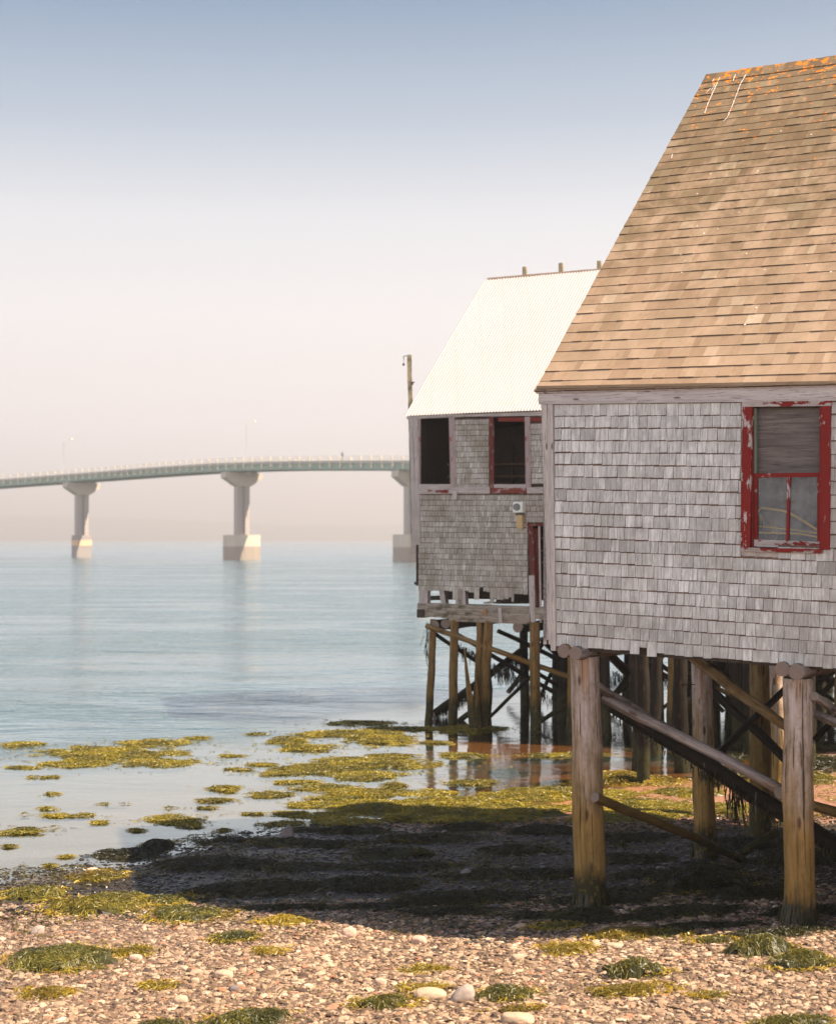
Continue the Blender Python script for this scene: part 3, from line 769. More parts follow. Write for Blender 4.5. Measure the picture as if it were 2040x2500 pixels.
wrect('inner_board', 1836, 1160, 2004, 1300, -.36, .02, M_PLAST, wd, False, .003)
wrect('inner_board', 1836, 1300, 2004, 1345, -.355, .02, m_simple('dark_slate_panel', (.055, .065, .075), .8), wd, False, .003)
# yellow tubular frame inside (top-level: it leans in the room)
def tube(m, pts, r, n=8, mi=0):
    pts = [Vector(p) for p in pts]; base = []
    for i, p in enumerate(pts):
        d = (pts[min(i+1, len(pts)-1)]-pts[max(i-1, 0)]).normalized(); f = frame(p, d)
        base.append([f @ Vector((0, r*math.cos(2*math.pi*k/n), r*math.sin(2*math.pi*k/n))) for k in range(n)])
    vs = [q for b in base for q in b]; N = len(pts)
    m.add(vs, [(i*n+k, (i+1)*n+k, (i+1)*n+(k+1) % n, i*n+(k+1) % n) for i in range(N-1) for k in range(n)]+[tuple(range(n))[::-1], tuple(range((N-1)*n, N*n))], mi, .5, True)
yo = -.20
yf = empty('yellow_rack', w1.at(1915, 1325, yo))
tag(yf, 'yellow tubular metal frame standing behind the lower window panes', 'metal frame')
wp = lambda x, y, o=yo: w1.at(x, y, o)
for pts, r in (([(1846, 1322), (1847, 1252), (1856, 1240), (1905, 1246), (1925, 1252), (1960, 1272), (1994, 1294), (2003, 1298)], .012), ([(1847, 1284), (1925, 1292), (2000, 1302)], .008),
               ([(1846, 1300), (1925, 1302), (1955, 1304), (1998, 1312)], .010)):
    m = MB(); tube(m, [wp(*p) for p in pts], r); m.build('rail', M_YEL, yf)
for p0, p1 in (((1850, 1252), (1849, 1284)), ((1854, 1254), (1856, 1286)), ((1858, 1258), (1864, 1290)), ((1880, 1268), (1881, 1322)), ((1892, 1275), (1894, 1322)), ((1866, 1300), (1867, 1322))):
    m = MB(); tube(m, [wp(*p0), wp((p0[0]+p1[0])/2+1.5, (p0[1]+p1[1])/2), wp(*p1)], .005, 6); m.build('spindle', M_YEL, yf)

# understructure of house 1
def caplog(s, w0, w1_, z, r, mat, label=None):
    return log('cap_log', w1.P(s, z, w0), w1.P(s, z, -w1_), r, r*1.05, mat, h1, .02, 0, endmat=M_END, label=label, knob=.08)
zA = lambda px, py, out: w1.at(px, py, out)
pA = w1.at(1414, 1595, -.02); sA = (pA-w1.P0).dot(D1)
caplog(sA+.01, .10, DEP1-.1, pA.z+.005, .075, M_LOG)
caplog(sA-.13, .08, DEP1-.1, pA.z+.03, .075, m_log('rusty_cap_log', (.30, .16, .06), (.3, .15, .05), 1, 2, -1))
pC = w1.at(1940, 1640, -.02); sC = (pC-w1.P0).dot(D1)
caplog(sC+.06, .10, DEP1-.1, pC.z+.015, .08, M_LOG); caplog(sC-.11, .06, DEP1-.1, pC.z+.03, .075, M_LOG)
m = MB()
for k in range(9):
    w_ = .08+k*(DEP1-.3)/8; m.box(w1.P(.1, zbot(0)-.10+.05, -w_), D1*(L1-.2)+up*(-.027*L1), N1*.06, up*.1)
m.build('floor_joists', M_DARKB, h1)
def pile(px0, py0, px1, py1, Y, wpx0, wpx1, mat, parent, wob=.02, top=None, label=None, knob=.1, Yb=None, sink=.5):
    A = W(px0, py0, Y); Yb = Yb or Y; B = W(px1, py1, Yb); 
    if top is not None: A = A+(A-B)*((top-A.z)/(A.z-B.z))
    g_ = gzf(B.x, B.y)-sink; B = B+(B-A)*((B.z-g_)/(A.z-B.z))
    return log('piling', B, A, wpx1/2/F*Y, wpx0/2/F*Y, mat, parent, wob, .0, .12, 18, M_END, label, knob)
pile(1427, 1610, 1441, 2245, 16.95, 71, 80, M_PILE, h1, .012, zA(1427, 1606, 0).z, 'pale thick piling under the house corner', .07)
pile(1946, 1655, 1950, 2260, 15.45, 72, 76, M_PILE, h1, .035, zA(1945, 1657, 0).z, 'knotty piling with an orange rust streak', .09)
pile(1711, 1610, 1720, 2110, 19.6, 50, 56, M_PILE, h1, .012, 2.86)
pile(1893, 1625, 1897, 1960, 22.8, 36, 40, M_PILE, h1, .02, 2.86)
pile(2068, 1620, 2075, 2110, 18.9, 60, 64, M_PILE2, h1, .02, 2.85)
for (s_, w_) in ((sA, DEP1-.3), (sA, 5.0), (sC, 6.4), (L1-.25, 6.4)):
    p = w1.P(s_, 2.84, -w_); b = Vector((p.x+random.uniform(-.08, .08), p.y, gzf(p.x, p.y)-.5))
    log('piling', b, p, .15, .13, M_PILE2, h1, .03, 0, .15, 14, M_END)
def brace(p0, Y0, p1, Y1, w0, w1_, mat, parent, name='brace', wob=.02, bend=.03, label=None, knob=.1):
    return log(name, W(*p0, Y0), W(*p1, Y1), w0/2/F*Y0, w1_/2/F*Y1, mat, parent, wob, bend, .1, 14, M_END, label, knob)
brace((1452, 1669), 16.85, (1640, 1785), 18.6, 21, 22, M_LOG, h1, label='sawn-off log end beside the corner piling')
brace((1472, 1703), 17.25, (1925, 1940), 16.2, 25, 27, M_LOG, h1, bend=.02, label='long bleached diagonal log')
brace((1490, 1722), 18.3, (2060, 2080), 17.6, 34, 46, M_DLOG, h1, label='diagonal log with under-house shade in its colour')
brace((1690, 1600), 19.0, (1955, 1800), 17.2, 30, 24, M_PILE2, h1)
brace((1455, 1560), 20.4, (1530, 1640), 21.0, 20, 20, M_DLOG, h1)
brace((1985, 1700), 15.3, (2110, 1790), 16.4, 22, 22, M_LOG, h1)
brace((1985, 1742), 15.7, (2140, 1810), 15.0, 22, 24, M_LOG, h1)
brace((1450, 1947), 16.65, (1812, 2100), 19.2, 24, 20, M_PILE2, h1, label='low mossy log sloping from the corner piling')
brace((1800, 2088), 19.3, (1895, 2032), 19.6, 18, 22, M_PILE2, h1)
brace((1900, 1935), 16.0, (1960, 1900), 18.8, 28, 28, M_LOG, h1)
brace((1985, 1965), 16.5, (2100, 2000), 16.5, 24, 26, M_PILE2, h1)
brace((1985, 1810), 17.5, (2100, 1700), 17.8, 16, 16, M_DLOG, h1)
brace((1725, 1870), 19.5, (1960, 1640), 21.5, 18, 16, M_DLOG, h1)
brace((1740, 1690), 21.0, (1960, 1900), 20.0, 22, 22, M_DLOG, h1)
for k in range(30):
    wk = .15+k*.2
    A = w1.P(L1-.12, 0, -wk); A.z = gzf(A.x, A.y)-.3; B = A.copy(); B.z = 2.72
    board('sun_block_plank', A, B, N1*.19, D1*.05, M_DARKB, h1, .006, 5)  # unseen planks added to stop sun reaching under the house
m = MB(); tube(m, [W(1695, 1671, 19.45), W(1678, 1671, 19.0), W(1660, 1671, 19.0)], .006, 6); m.build('iron_spike', M_IRON, h1)

# ------------------------------------------------------------------ HOUSE 2 (white metal roof, behind)
D2 = Vector((.894, -.447, 0)).normalized(); N2 = Vector((.447, .894, 0)).normalized()
w2 = Wall((-.16, 35.0), D2, N2); L2 = 13.5; DEP2 = 8.4; RW2 = 4.33
h2 = empty('weathered_wharf_house', (2.2, 36, 0.0))
tag(h2, 'smaller shingled house with white corrugated roof and two open black window holes', 'house')
S2 = lambda px, py=1200, o=0: w2.px(px, py, o)[0]; Z2 = lambda px, py, o=0: w2.px(px, py, o)[1]
zt2 = lin(w2, (1010, 1026), (1322, 1020)); zb2 = lin(w2, (1022, 1441), (1285, 1448)); ze2 = lin(w2, (995, 1012), (1325, 1001))
hA = (S2(1020), S2(1096), Z2(1050, 1190), Z2(1050, 1019)); hB = (S2(1201), S2(1281), Z2(1240, 1183), Z2(1240, 1017))
hD = (S2(1297), S2(1338), 0, Z2(1320, 1283))
m = MB()
skipA = [(S2(990), S2(1108), Z2(1050, 1206), 99), (S2(1193), S2(1294), Z2(1240, 1206), 99), (S2(1000), S2(1335), Z2(1100, 1207), Z2(1100, 1190)), (S2(1288), S2(1342), 0, Z2(1300, 1276)),
         (S2(1215), S2(1335), Z2(1280, 1029), 99)]
sr = lambda c: random.choice((None, 0.0, .02)) if c > S2(1110) else random.uniform(-.01, .01)
def rag2(c):
    px_ = CX+F*w2.P(c, 3).x/w2.P(c, 3).y
    if px_ < 1105: return random.uniform(-.01, .01)
    if px_ < 1122: return .16+random.uniform(-.02, .02)
    if px_ < 1160: return random.uniform(-.03, .02)
    if px_ < 1180: return random.choice((.14, .17, .05, None))
    if px_ < 1195: return random.uniform(-.02, .02)
    if px_ < 1208: return random.uniform(.16, .25)
    if px_ < 1240: return random.uniform(.13, .19)
    if px_ < 1268: return random.choice((.1, .2, .02, .14))
    return random.uniform(.0, .05)
shingles(m, w2, S2(1021), L2-.08, zt2, zb2, 32, skipA, .055, .15, 0, ragged=rag2, gap=.005)
panel(m, w2, S2(1020), L2, ze2, lambda s: zb2(s)+.12, [hA, hB, (hD[0], hD[1], -5, hD[3])], .05)
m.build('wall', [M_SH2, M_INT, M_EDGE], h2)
E2 = Z2(996, 1014); R2 = 10.60; K2 = (R2-E2)/RW2; t2 = lambda s: 0.0
def rk2(w): return E2+K2*w-.08 if w < RW2 else R2-.08-(w-RW2)*K2
for side in (0, 1):
    m = MB(); base = zb2(0)+.1
    gw = Wall(tuple(w2.P(L2, 0))[:2], N2, -D2) if side else Wall(tuple(w2.P(.13, 0)+N2*DEP2)[:2], -N2, D2)
    wof = (lambda s: s) if side else (lambda s: DEP2-s)
    for i in range(12):
        a, b = DEP2*i/12, DEP2*(i+1)/12
        m.hexa([gw.P(a, base), gw.P(b, base), gw.P(b, rk2(wof(b))), gw.P(a, rk2(wof(a))), gw.P(a, base, -.04), gw.P(b, base, -.04), gw.P(b, rk2(wof(b)), -.04), gw.P(a, rk2(wof(a)), -.04)], 1)
    shingles(m, gw, .05, DEP2-.05, lambda s: R2-.1, lambda s: base, 58, (), .08, .18, 0, clip=lambda s, z: z < rk2(wof(s))-.03)
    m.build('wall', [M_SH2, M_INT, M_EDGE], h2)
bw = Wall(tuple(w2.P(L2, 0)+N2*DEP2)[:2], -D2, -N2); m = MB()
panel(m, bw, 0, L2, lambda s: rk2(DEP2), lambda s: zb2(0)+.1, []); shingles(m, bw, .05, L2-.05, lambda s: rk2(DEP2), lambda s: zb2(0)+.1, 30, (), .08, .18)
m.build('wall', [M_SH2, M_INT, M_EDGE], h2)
m = MB(); zfl = zb2(0)+.12
m.box(w2.P(.05, zfl, -.06), D2*(L2-.1), N2*(DEP2-.12), up*.06); m.build('floor', M_DARKB, h2)
# interior wall boards seen through the openings
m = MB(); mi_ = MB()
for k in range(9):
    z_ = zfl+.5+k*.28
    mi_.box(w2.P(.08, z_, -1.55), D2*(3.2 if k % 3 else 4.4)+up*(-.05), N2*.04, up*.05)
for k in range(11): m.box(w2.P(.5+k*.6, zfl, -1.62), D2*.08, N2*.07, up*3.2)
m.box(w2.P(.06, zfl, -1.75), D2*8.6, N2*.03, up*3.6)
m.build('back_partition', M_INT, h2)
for k in range(8): mi_.box(w2.P(.06, zfl+.35+k*.33, -.15), D2*.05, N2*1.3, up*.06)
for k in range(4): mi_.box(w2.P(.06, zfl+.1, -.3-k*.38), D2*.08, N2*.07, up*3.0); mi_.build('shelving', m_board('shelf_board', (.30, .19, .12), (.15, .09, .06)), h2)
# corrugated roof
def r2(s, w, h): return w2.P(s, E2+.03+K2*(w-.08)+h, -(w-.08))
def r2b(s, w, h): P = r2(s, RW2+.08, h); return P+N2*w-up*(w*K2)
pitchc = .072; npt = 8; S0, S1 = -.12, L2+.1; n_ = int((S1-S0)/pitchc*npt)
V = []; xs = [S0+(S1-S0)*i/n_ for i in range(n_+1)]; rows = []
for fn, ws in ((r2, [0, 1.1, 2.2, 3.3, RW2+.08]), (r2b, [0.0, 2.0, DEP2-RW2+.1])):
    base_i = len(V)
    for w_ in ws:
        for s_ in xs:
            V.append(tuple(fn(s_, w_, .011*math.sin(2*math.pi*(s_-S0)/pitchc)+.01*math.sin(s_*.8+w_)+.02)))
    rows.append((base_i, len(ws)))
Q = []
for bi, nr in rows:
    for r in range(nr-1):
        for i in range(n_): Q.append((bi+r*(n_+1)+i, bi+r*(n_+1)+i+1, bi+(r+1)*(n_+1)+i+1, bi+(r+1)*(n_+1)+i))
rf = fast_mesh('roof', np.array(V), np.array(Q), M_MROOF, parent=h2, smooth=True)
board('ridge_board', r2(S0+.08, RW2+.06, -.03), r2(S1, RW2+.06, -.03), N2*.12, up*.085, M_RUST, h2, .01)
board('eave_board', r2(S0+.03, .05, -.09), r2(S1, .05, -.09), up*.055, N2*.05, M_GREY, h2, .003)
for px_, y0, tiltx in ((1277, 651, -3), (1363, 642, 0), (1456, 637, 0)):
    a = r2b(S2(px_), 1.0, 0); Y = a.y
    A = Vector((W(px_, 676, Y).x, Y, a.z-.1)); B = W(px_+tiltx, y0, Y)
    board('ridge_post', A, B, D2*.09, N2*.10, M_POSTL, h2, .012, 6)
# trim, openings
def b2(name, x0, y0, x1, y1, out, th, mat, vert=True, parent=h2, r=.004, lean=0, lean1=0, label=None):
    if vert:
        A = w2.at(x0, y0, out); B = w2.at(x0+lean, y1, out); wv = D2*((w2.at(x1, y0, out)-A).dot(D2))
    else:
        A = w2.at(x0, y1, out); B = w2.at(x1, y1+lean, out); wv = up*(w2.at(x0, y0, out).z-A.z)
    return board(name, A, B, wv, N2*th, mat, parent, r, label=label)
b2('corner_board', 998, 1019, 1007, 1352, .03, .03, M_GREY, lean=8)
b2('corner_board', 1008, 1019, 1019.5, 1330, .03, .03, M_GREY, lean=6)
b2('corner_board', 1021, 1020, 1025, 1186, .02, .05, M_PINKG)
b2('header_board', 996, 1013, 1330, 1019, .035, .03, M_GREY, False, lean=-4)
b2('header_board', 1215, 1019, 1335, 1029, .03, .03, m_board('header_red', (.3, .2, .18), (.2, .12, .1), .62, (.17, .025, .018)), False, label='red painted board under the right end of the eave', lean=0)
wA = child_empty('window_opening', w2.P(S2(1058), 5.9, 0), h2); wB = child_empty('window_opening', w2.P(S2(1240), 5.9, 0), h2)
b2('casing', 1095, 1020, 1109, 1192, .02, .05, M_PINKG, parent=wA, lean=4)
b2('sill', 1021, 1182, 1100, 1190, .03, .08, M_GREY, False, wA)
b2('casing', 1193, 1018, 1203, 1206, .03, .06, M_DOORR, parent=wB, lean=2)
b2('casing', 1280, 1018, 1293, 1192, .03, .06, M_PINKG, parent=wB, lean=2)
b2('sill', 1203, 1182, 1282, 1191, .02, .08, M_GREY, False, wB)
b2('sill_apron', 1199, 1191, 1284, 1204, .045, .03, m_board('sill_red', (.36, .28, .26), (.24, .17, .16), .54, (.20, .045, .035)), False, wB)
b2('belt_board', 1020, 1190, 1198, 1206, .03, .03, M_GREY, False, lean=-1)
b2('belt_board', 1285, 1190, 1335, 1205, .03, .03, M_GREY, False, lean=-1)
b2('red_strip', 1042, 1196, 1093, 1203, .045, .012, M_REDP, False)
b2('broken_board', 1105, 1198, 1116, 1219, .07, .03, M_TRIM, lean=-2, label='small broken board hanging under the belt board')
# door
dr = child_empty('door', w2.P(S2(1310), 3.6, 0), h2)
b2('door_frame', 1288, 1281, 1299, 1480, .03, .06, M_DOORR, parent=dr, lean=10)
b2('door_frame', 1285, 1277, 1335, 1284, .05, .08, M_DOORR, False, dr)
b2('door_panel', 1303, 1290, 1315, 1500, -.02, .04, m_board('door_dark_red', (.16, .08, .06), (.07, .03, .025), .6, (.10, .014, .01)), parent=dr)
b2('door_stile', 1313, 1284, 1317, 1520, .02, .03, M_GREY, parent=dr, lean=4)
b2('door_post', 1290, 1405, 1303, 1524, .07, .06, M_TRIM, lean=2)
# crawl space and sill
def bb2(name, x0, y0, x1, y1, x2, y2, out, th, mat, label=None):   # slanted board: edge (x0,y0)-(x1,y1), height to y2
    A = w2.at(x0, y0, out); B = w2.at(x1, y1, out); wv = up*(w2.at(x0, y2, out).z-A.z)
    return board(name, A, B, wv, N2*th, mat, h2, .015, label=label)
bb2('sill_beam', 1018, 1490, 1292, 1500, 0, 1472, .05, .30, M_BEAM, 'upper sill beam, silvery with moss')
bb2('sill_beam', 1034, 1506, 1292, 1518, 0, 1488, .10, .28, M_BEAM, 'lower sill beam eaten away along its bottom')
bb2('sill_beam', 1095, 1516, 1290, 1524, 0, 1508, .07, .24, M_BEAM)
board('sill_beam', w2.P(S2(1294), 2.42, .06), w2.P(L2, 2.42, .06), up*.26, N2*.28, M_BEAM, h2, .01)
b2('beam_end', 1017, 1488, 1033, 1508, .16, .5, M_DARKB)
for (xa, xb, ln_, o_) in ((1022, 1043, 0, 0), (1071, 1083, 5, -.1), (1110, 1134, 2, 0)):
    b2('stud', xa, 1438, xb, 1476, o_, .16, M_GREY, lean=ln_)
b2('stud', 1117, 1436, 1126, 1478, .02, .12, M_BEAM, lean=0)
bb2('joist', 1040, 1466, 1112, 1464, 0, 1455, -.9, .1, M_DARKB); bb2('joist', 1210, 1474, 1292, 1474, 0, 1452, -1.0, .3, M_DARKB)
b2('hanging_board', 1180, 1470, 1210, 1474, -.1, .3, M_BEAM, False); b2('loose_board', 1215, 1484, 1223, 1520, .14, .025, M_TRIM, lean=2)
b2('loose_board', 1178, 1488, 1187, 1502, .13, .02, m_board('rust_patch', (.36, .2, .09), (.2, .1, .05)))
m = MB()
for k in range(1, 8):
    m.box(w2.P(.2, zb2(0)-.22, -k*1.1), D2*(L2-.3), N2*.22, up*.2)
m.build('floor_beams', M_DARKB, h2)
log('cap_log', W(1088, 1522, 34.6), W(1300, 1505, 42.5), .11, .11, M_DLOG, h2, endmat=M_END)
for s_ in (0.6, 2.6, 4.6, 6.8, 9.0, 11.2, 13.4):
    log('cap_log', w2.P(s_, 2.22, .05), w2.P(s_, 2.22, -9.2), .12, .12, M_DLOG, h2, .04, endmat=M_END)
def yw(px): P = w2.at(px, 1500, 0); return P.y
for (a, b, c, d, wa, wb, mt, wob) in ((1058, 1508, 1046, 1768, 17, 20, M_PILE2, .05), (1109, 1525, 1104, 1772, 21, 23, M_PILE2, .02), (1192, 1522, 1178, 1782, 23, 26, M_PILE2, .03),
                                     (1169, 1522, 1170, 1778, 16, 20, M_PILE2, .03), (1305, 1526, 1306, 1795, 24, 29, M_PILE2, .02), (1396, 1600, 1392, 1800, 24, 24, M_PILE2, .03),
                                     (1556, 1590, 1554, 1800, 20, 22, M_PILE2, .02), (1646, 1590, 1644, 1806, 33, 35, M_PILE2, .02), (1476, 1590, 1480, 1800, 22, 24, M_DLOG, .02), (1790, 1600, 1800, 1812, 26, 28, M_DLOG, .03),
                                     (1950, 1600, 1950, 1812, 26, 28, M_DLOG, .03), (2060, 1600, 2060, 1812, 26, 28, M_DLOG, .03)):
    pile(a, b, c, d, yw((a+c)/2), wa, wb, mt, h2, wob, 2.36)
# broken splintered piling
def splinter():
    Y = yw(1155)-.35; A = W(1166, 1782, Y); g_ = gzf(A.x, A.y)-.4; m = MB(); r0 = 15/F*Y; n = 18; vs = []; hts = []
    root = Vector((A.x, A.y, g_))
    for k in range(n):
        a = 2*math.pi*k/n; h_ = 1.0+.28*math.sin(a*2+1)+random.uniform(-.15, .15)
        if math.cos(a) < -.75: h_ = 1.75
        hts.append(h_)
    lev = [0, .35, .6, .8, 1.0]
    for u in lev:
        for k in range(n):
            a = 2*math.pi*k/n; zz = root.z+(A.z-root.z)+(hts[k]-A.z+0)*1.0 if False else root.z+(hts[k]-root.z)*u
            rr = r0*(1+.12*random.uniform(-1, 1))*(1 if u < 1 else .8)
            lean = -.085*(zz-root.z)
            vs.append((root.x+rr*math.cos(a)+lean, root.y+rr*math.sin(a), zz))
    fs = [(i*n+k, i*n+(k+1) % n, (i+1)*n+(k+1) % n, (i+1)*n+k) for i in range(len(lev)-1) for k in range(n)]
    c = len(vs); vs.append((root.x-.08, root.y, root.z+.9)); fs += [((len(lev)-1)*n+k, (len(lev)-1)*n+(k+1) % n, c) for k in range(n)]
    P = [Vector(v) for v in vs]
    M = frame(root, up, Vector((0, -1, 0))); Mi = M.inverted()
    o = mesh_obj('broken_piling', [tuple(Mi @ p) for p in P], fs, [M_PILE2], None, M)
    tag(o, 'splintered broken piling stump leaning in the water before the wharf house', 'broken piling')
splinter()
# the dark forest of piles and cross braces beneath and behind
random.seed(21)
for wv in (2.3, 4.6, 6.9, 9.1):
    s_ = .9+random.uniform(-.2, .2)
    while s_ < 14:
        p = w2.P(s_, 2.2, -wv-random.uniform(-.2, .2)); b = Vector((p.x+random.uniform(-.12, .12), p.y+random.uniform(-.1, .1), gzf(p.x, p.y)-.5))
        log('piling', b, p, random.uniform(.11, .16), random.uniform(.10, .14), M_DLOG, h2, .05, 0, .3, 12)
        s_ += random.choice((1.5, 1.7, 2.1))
def br2(x0, y0, Y0, x1, y1, Y1, w, mat=M_DLOG, label=None): return brace((x0, y0), Y0, (x1, y1), Y1, w, w, mat, h2, label=label)
br2(1040, 1528, 34.7, 1410, 1660, 33.4, 13, M_PILE2, 'long mossy brace sloping down to the right')
br2(1060, 1545, 35.2, 1200, 1640, 36, 10); br2(1110, 1545, 36, 1400, 1720, 37, 11); br2(1215, 1540, 37, 1420, 1640, 38, 11)
br2(1055, 1745, 36, 1270, 1590, 38.5, 18); br2(1115, 1765, 35.6, 1180, 1720, 35.6, 14); br2(1190, 1755, 35, 1310, 1640, 36.5, 9); br2(1240, 1600, 37, 1400, 1700, 38, 10)
br2(1300, 1775, 34.3, 1440, 1690, 34, 11); br2(1320, 1560, 39, 1460, 1700, 40, 12); br2(1380, 1580, 38, 1320, 1700, 39, 10)
br2(1240, 1690, 40, 1330, 1560, 41, 12)
random.seed(5)
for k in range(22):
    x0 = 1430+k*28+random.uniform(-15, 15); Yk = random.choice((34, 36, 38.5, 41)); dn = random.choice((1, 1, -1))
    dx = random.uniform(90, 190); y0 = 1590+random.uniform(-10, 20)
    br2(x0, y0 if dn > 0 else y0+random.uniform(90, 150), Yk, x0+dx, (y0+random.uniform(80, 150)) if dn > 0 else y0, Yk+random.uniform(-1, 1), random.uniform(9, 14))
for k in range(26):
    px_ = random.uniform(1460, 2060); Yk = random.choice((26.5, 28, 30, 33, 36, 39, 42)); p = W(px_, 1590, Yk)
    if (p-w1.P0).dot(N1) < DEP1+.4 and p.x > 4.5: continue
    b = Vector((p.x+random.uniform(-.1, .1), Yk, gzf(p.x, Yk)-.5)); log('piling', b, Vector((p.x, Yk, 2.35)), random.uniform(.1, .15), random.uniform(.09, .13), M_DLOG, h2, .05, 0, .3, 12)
# diagonals sloping down to the right, lit ends
br2(1640, 1620, 33.4, 1800, 1705, 33, 11, M_PILE2)

# deck planks of the wharf to the right of house 2
m = MB(); s_ = L2+.12
m.box(w2.P(L2+.12, 2.40, .1), D2*3, N2*(9), up*.06); m.build('deck', M_DARKB, h2)
# weed hung on braces
def strands(P, D, L, Wd, droop=0.0, seg=3, val=None, jit=.25, surf=None, lift=0.0):
    """P (n,3) roots, D (n,3) unit directions, L (n) lengths, Wd (n) widths -> verts, quads, vals. surf(x,y) keeps them lying on a surface"""
    n = len(P); V = np.zeros((n, seg+1, 2, 3)); side = np.stack([-D[:, 1], D[:, 0], np.zeros(n)], 1)
    sl_ = np.linalg.norm(side, axis=1, keepdims=True); side = np.where(sl_ > 1e-3, side/np.maximum(sl_, 1e-3), [[1, 0, 0]])
    tw = rng.uniform(-.9, .9, n); cur = P.copy(); d = D.copy(); ang = rng.normal(0, jit, n)
    for i in range(seg+1):
        u = i/seg; ww = Wd*(1-.55*u)*.5
        sv = side*np.cos(tw)[:, None]; sv[:, 2] += np.sin(tw)
        c = cur.copy()
        if surf is not None: c[:, 2] = surf(c[:, 0], c[:, 1])+lift*np.sin(np.pi*min(u+.15, 1))*rng.uniform(.1, 1, n)
        V[:, i, 0] = c-sv*ww[:, None]; V[:, i, 1] = c+sv*ww[:, None]
        ca, sa = np.cos(ang), np.sin(ang); dx = d[:, 0]*ca-d[:, 1]*sa; dy = d[:, 0]*sa+d[:, 1]*ca; d = np.stack([dx, dy, d[:, 2]-droop], 1)
        d /= np.linalg.norm(d, axis=1, keepdims=True); cur = cur+d*(L/seg)[:, None]; ang = ang+rng.normal(0, jit*.6, n)
    b = (np.arange(n)*(seg+1)*2)[:, None]+(np.arange(seg)*2)[None, :]
    Q = np.stack([b, b+1, b+3, b+2], -1).reshape(-1, 4)
    if val is None: val = rng.uniform(0, 1, n)
    vals = np.clip(val[:, None]+np.linspace(-.12, .28, seg)[None, :], 0, 1).ravel()
    return V.reshape(-1, 3), Q, vals
class Acc:
    def __init__(s): s.V = []; s.Q = []; s.A = []; s.n = 0
    def add(s, V, Q, A): s.V.append(V); s.Q.append(Q+s.n); s.A.append(A); s.n += len(V)
    def build(s, name, mat, parent=None, loc=None, smooth=False):
        return fast_mesh(name, np.concatenate(s.V), np.concatenate(s.Q), mat, np.concatenate(s.A), parent, smooth, loc)
acc = Acc()
def hang(p0, p1, n, L):
    p0 = np.array(p0); p1 = np.array(p1); u = rng.uniform(0, 1, n)[:, None]; P = p0+(p1-p0)*u+rng.normal(0, .04, (n, 3)); D = np.tile([0.02, 0.01, -1.0], (n, 1))+rng.normal(0, .15, (n, 3))
    D /= np.linalg.norm(D, axis=1, keepdims=True); acc.add(*strands(P, D, rng.uniform(.3, 1, n)*L, rng.uniform(.012, .03, n), 0, 3, rng.uniform(0, .35, n)))
hang(W(1490, 1735, 18.3), W(1700, 1868, 18), 120, .08); hang(W(1700, 1868, 18), W(2040, 2075, 17.6), 420, .14); hang(W(1110, 1570, 36.2), W(1400, 1735, 37), 500, .3); hang(W(1215, 1640, 38), W(1270, 1600, 38.5), 160, .45)
hang(W(1055, 1745, 36), W(1140, 1690, 37), 400, .3); hang(W(1042, 1520, 34.8), W(1044, 1600, 34.8), 60, .3); hang(W(1780, 1935, 18), W(1800, 1945, 18), 30, .55)
for k in range(12):
    x_ = 1440+k*50; hang(W(x_, 1640, 38), W(x_+60, 1660, 38), 110, .4)
for (px_, py_, Y_, r_) in ((1441, 2195, 16.95, .19), (1950, 2225, 15.45, .18), (1720, 2085, 19.6, .17), (1554, 1790, 32.6, .12), (1644, 1795, 32.2, .2)):
    c0 = W(px_, py_, Y_); n = 260; a = rng.uniform(0, 6.28, n); P = np.stack([c0.x+np.cos(a)*r_, c0.y+np.sin(a)*r_, c0.z+rng.uniform(-.15, .12, n)], 1)
    D = np.stack([np.cos(a)*.25, np.sin(a)*.25, -np.ones(n)], 1); D /= np.linalg.norm(D, axis=1, keepdims=True)
    acc.add(*strands(P, D, rng.uniform(.08, .2, n), rng.uniform(.008, .016, n), 0, 3, rng.uniform(0, .45, n)))
o = acc.build('hanging_seaweed', M_WEED_SHADE); tag(o, 'dark seaweed hanging from the pilings and braces', 'seaweed', kind='stuff')

# electric meter on house 2
em = empty('electric_meter', w2.at(1263, 1251, 0))
tag(em, 'white square meter box with dark round dial on the shingled wall', 'meter box')
b2('meter_box', 1251.5, 1226, 1274.5, 1251, .17, .16, M_WHITEBOX, parent=em, r=0)
def disc(name, c, nrm, r, th, mat, parent, n=24, ring=None):
    f = frame(c, nrm); m = MB(); vs = [(0 if i < n else th, r*math.cos(2*math.pi*(i % n)/n), r*math.sin(2*math.pi*(i % n)/n)) for i in range(2*n)]
    m.add([f @ Vector(v) for v in vs], [(k, (k+1) % n, n+(k+1) % n, n+k) for k in range(n)]+[tuple(range(n))[::-1], tuple(range(n, 2*n))]); return m.build(name, mat, parent)
cd = w2.at(1260.7, 1238, .171); disc('dial', cd, -N2, .072, .02, M_BLACKG, em); disc('dial_rim', cd+N2*.002, -N2, .082, .010, M_IRON, em)
cb = empty('conduit_box', w2.at(1266, 1291, 0)); tag(cb, 'narrow tan box hanging below the white meter', 'conduit box')
b2('housing', 1260, 1258, 1273.5, 1290, .12, .11, M_CONDUIT, parent=cb, r=0, lean=1); b2('bracket', 1257.5, 1253, 1275, 1258, .10, .09, M_IRON, False, cb, r=0)

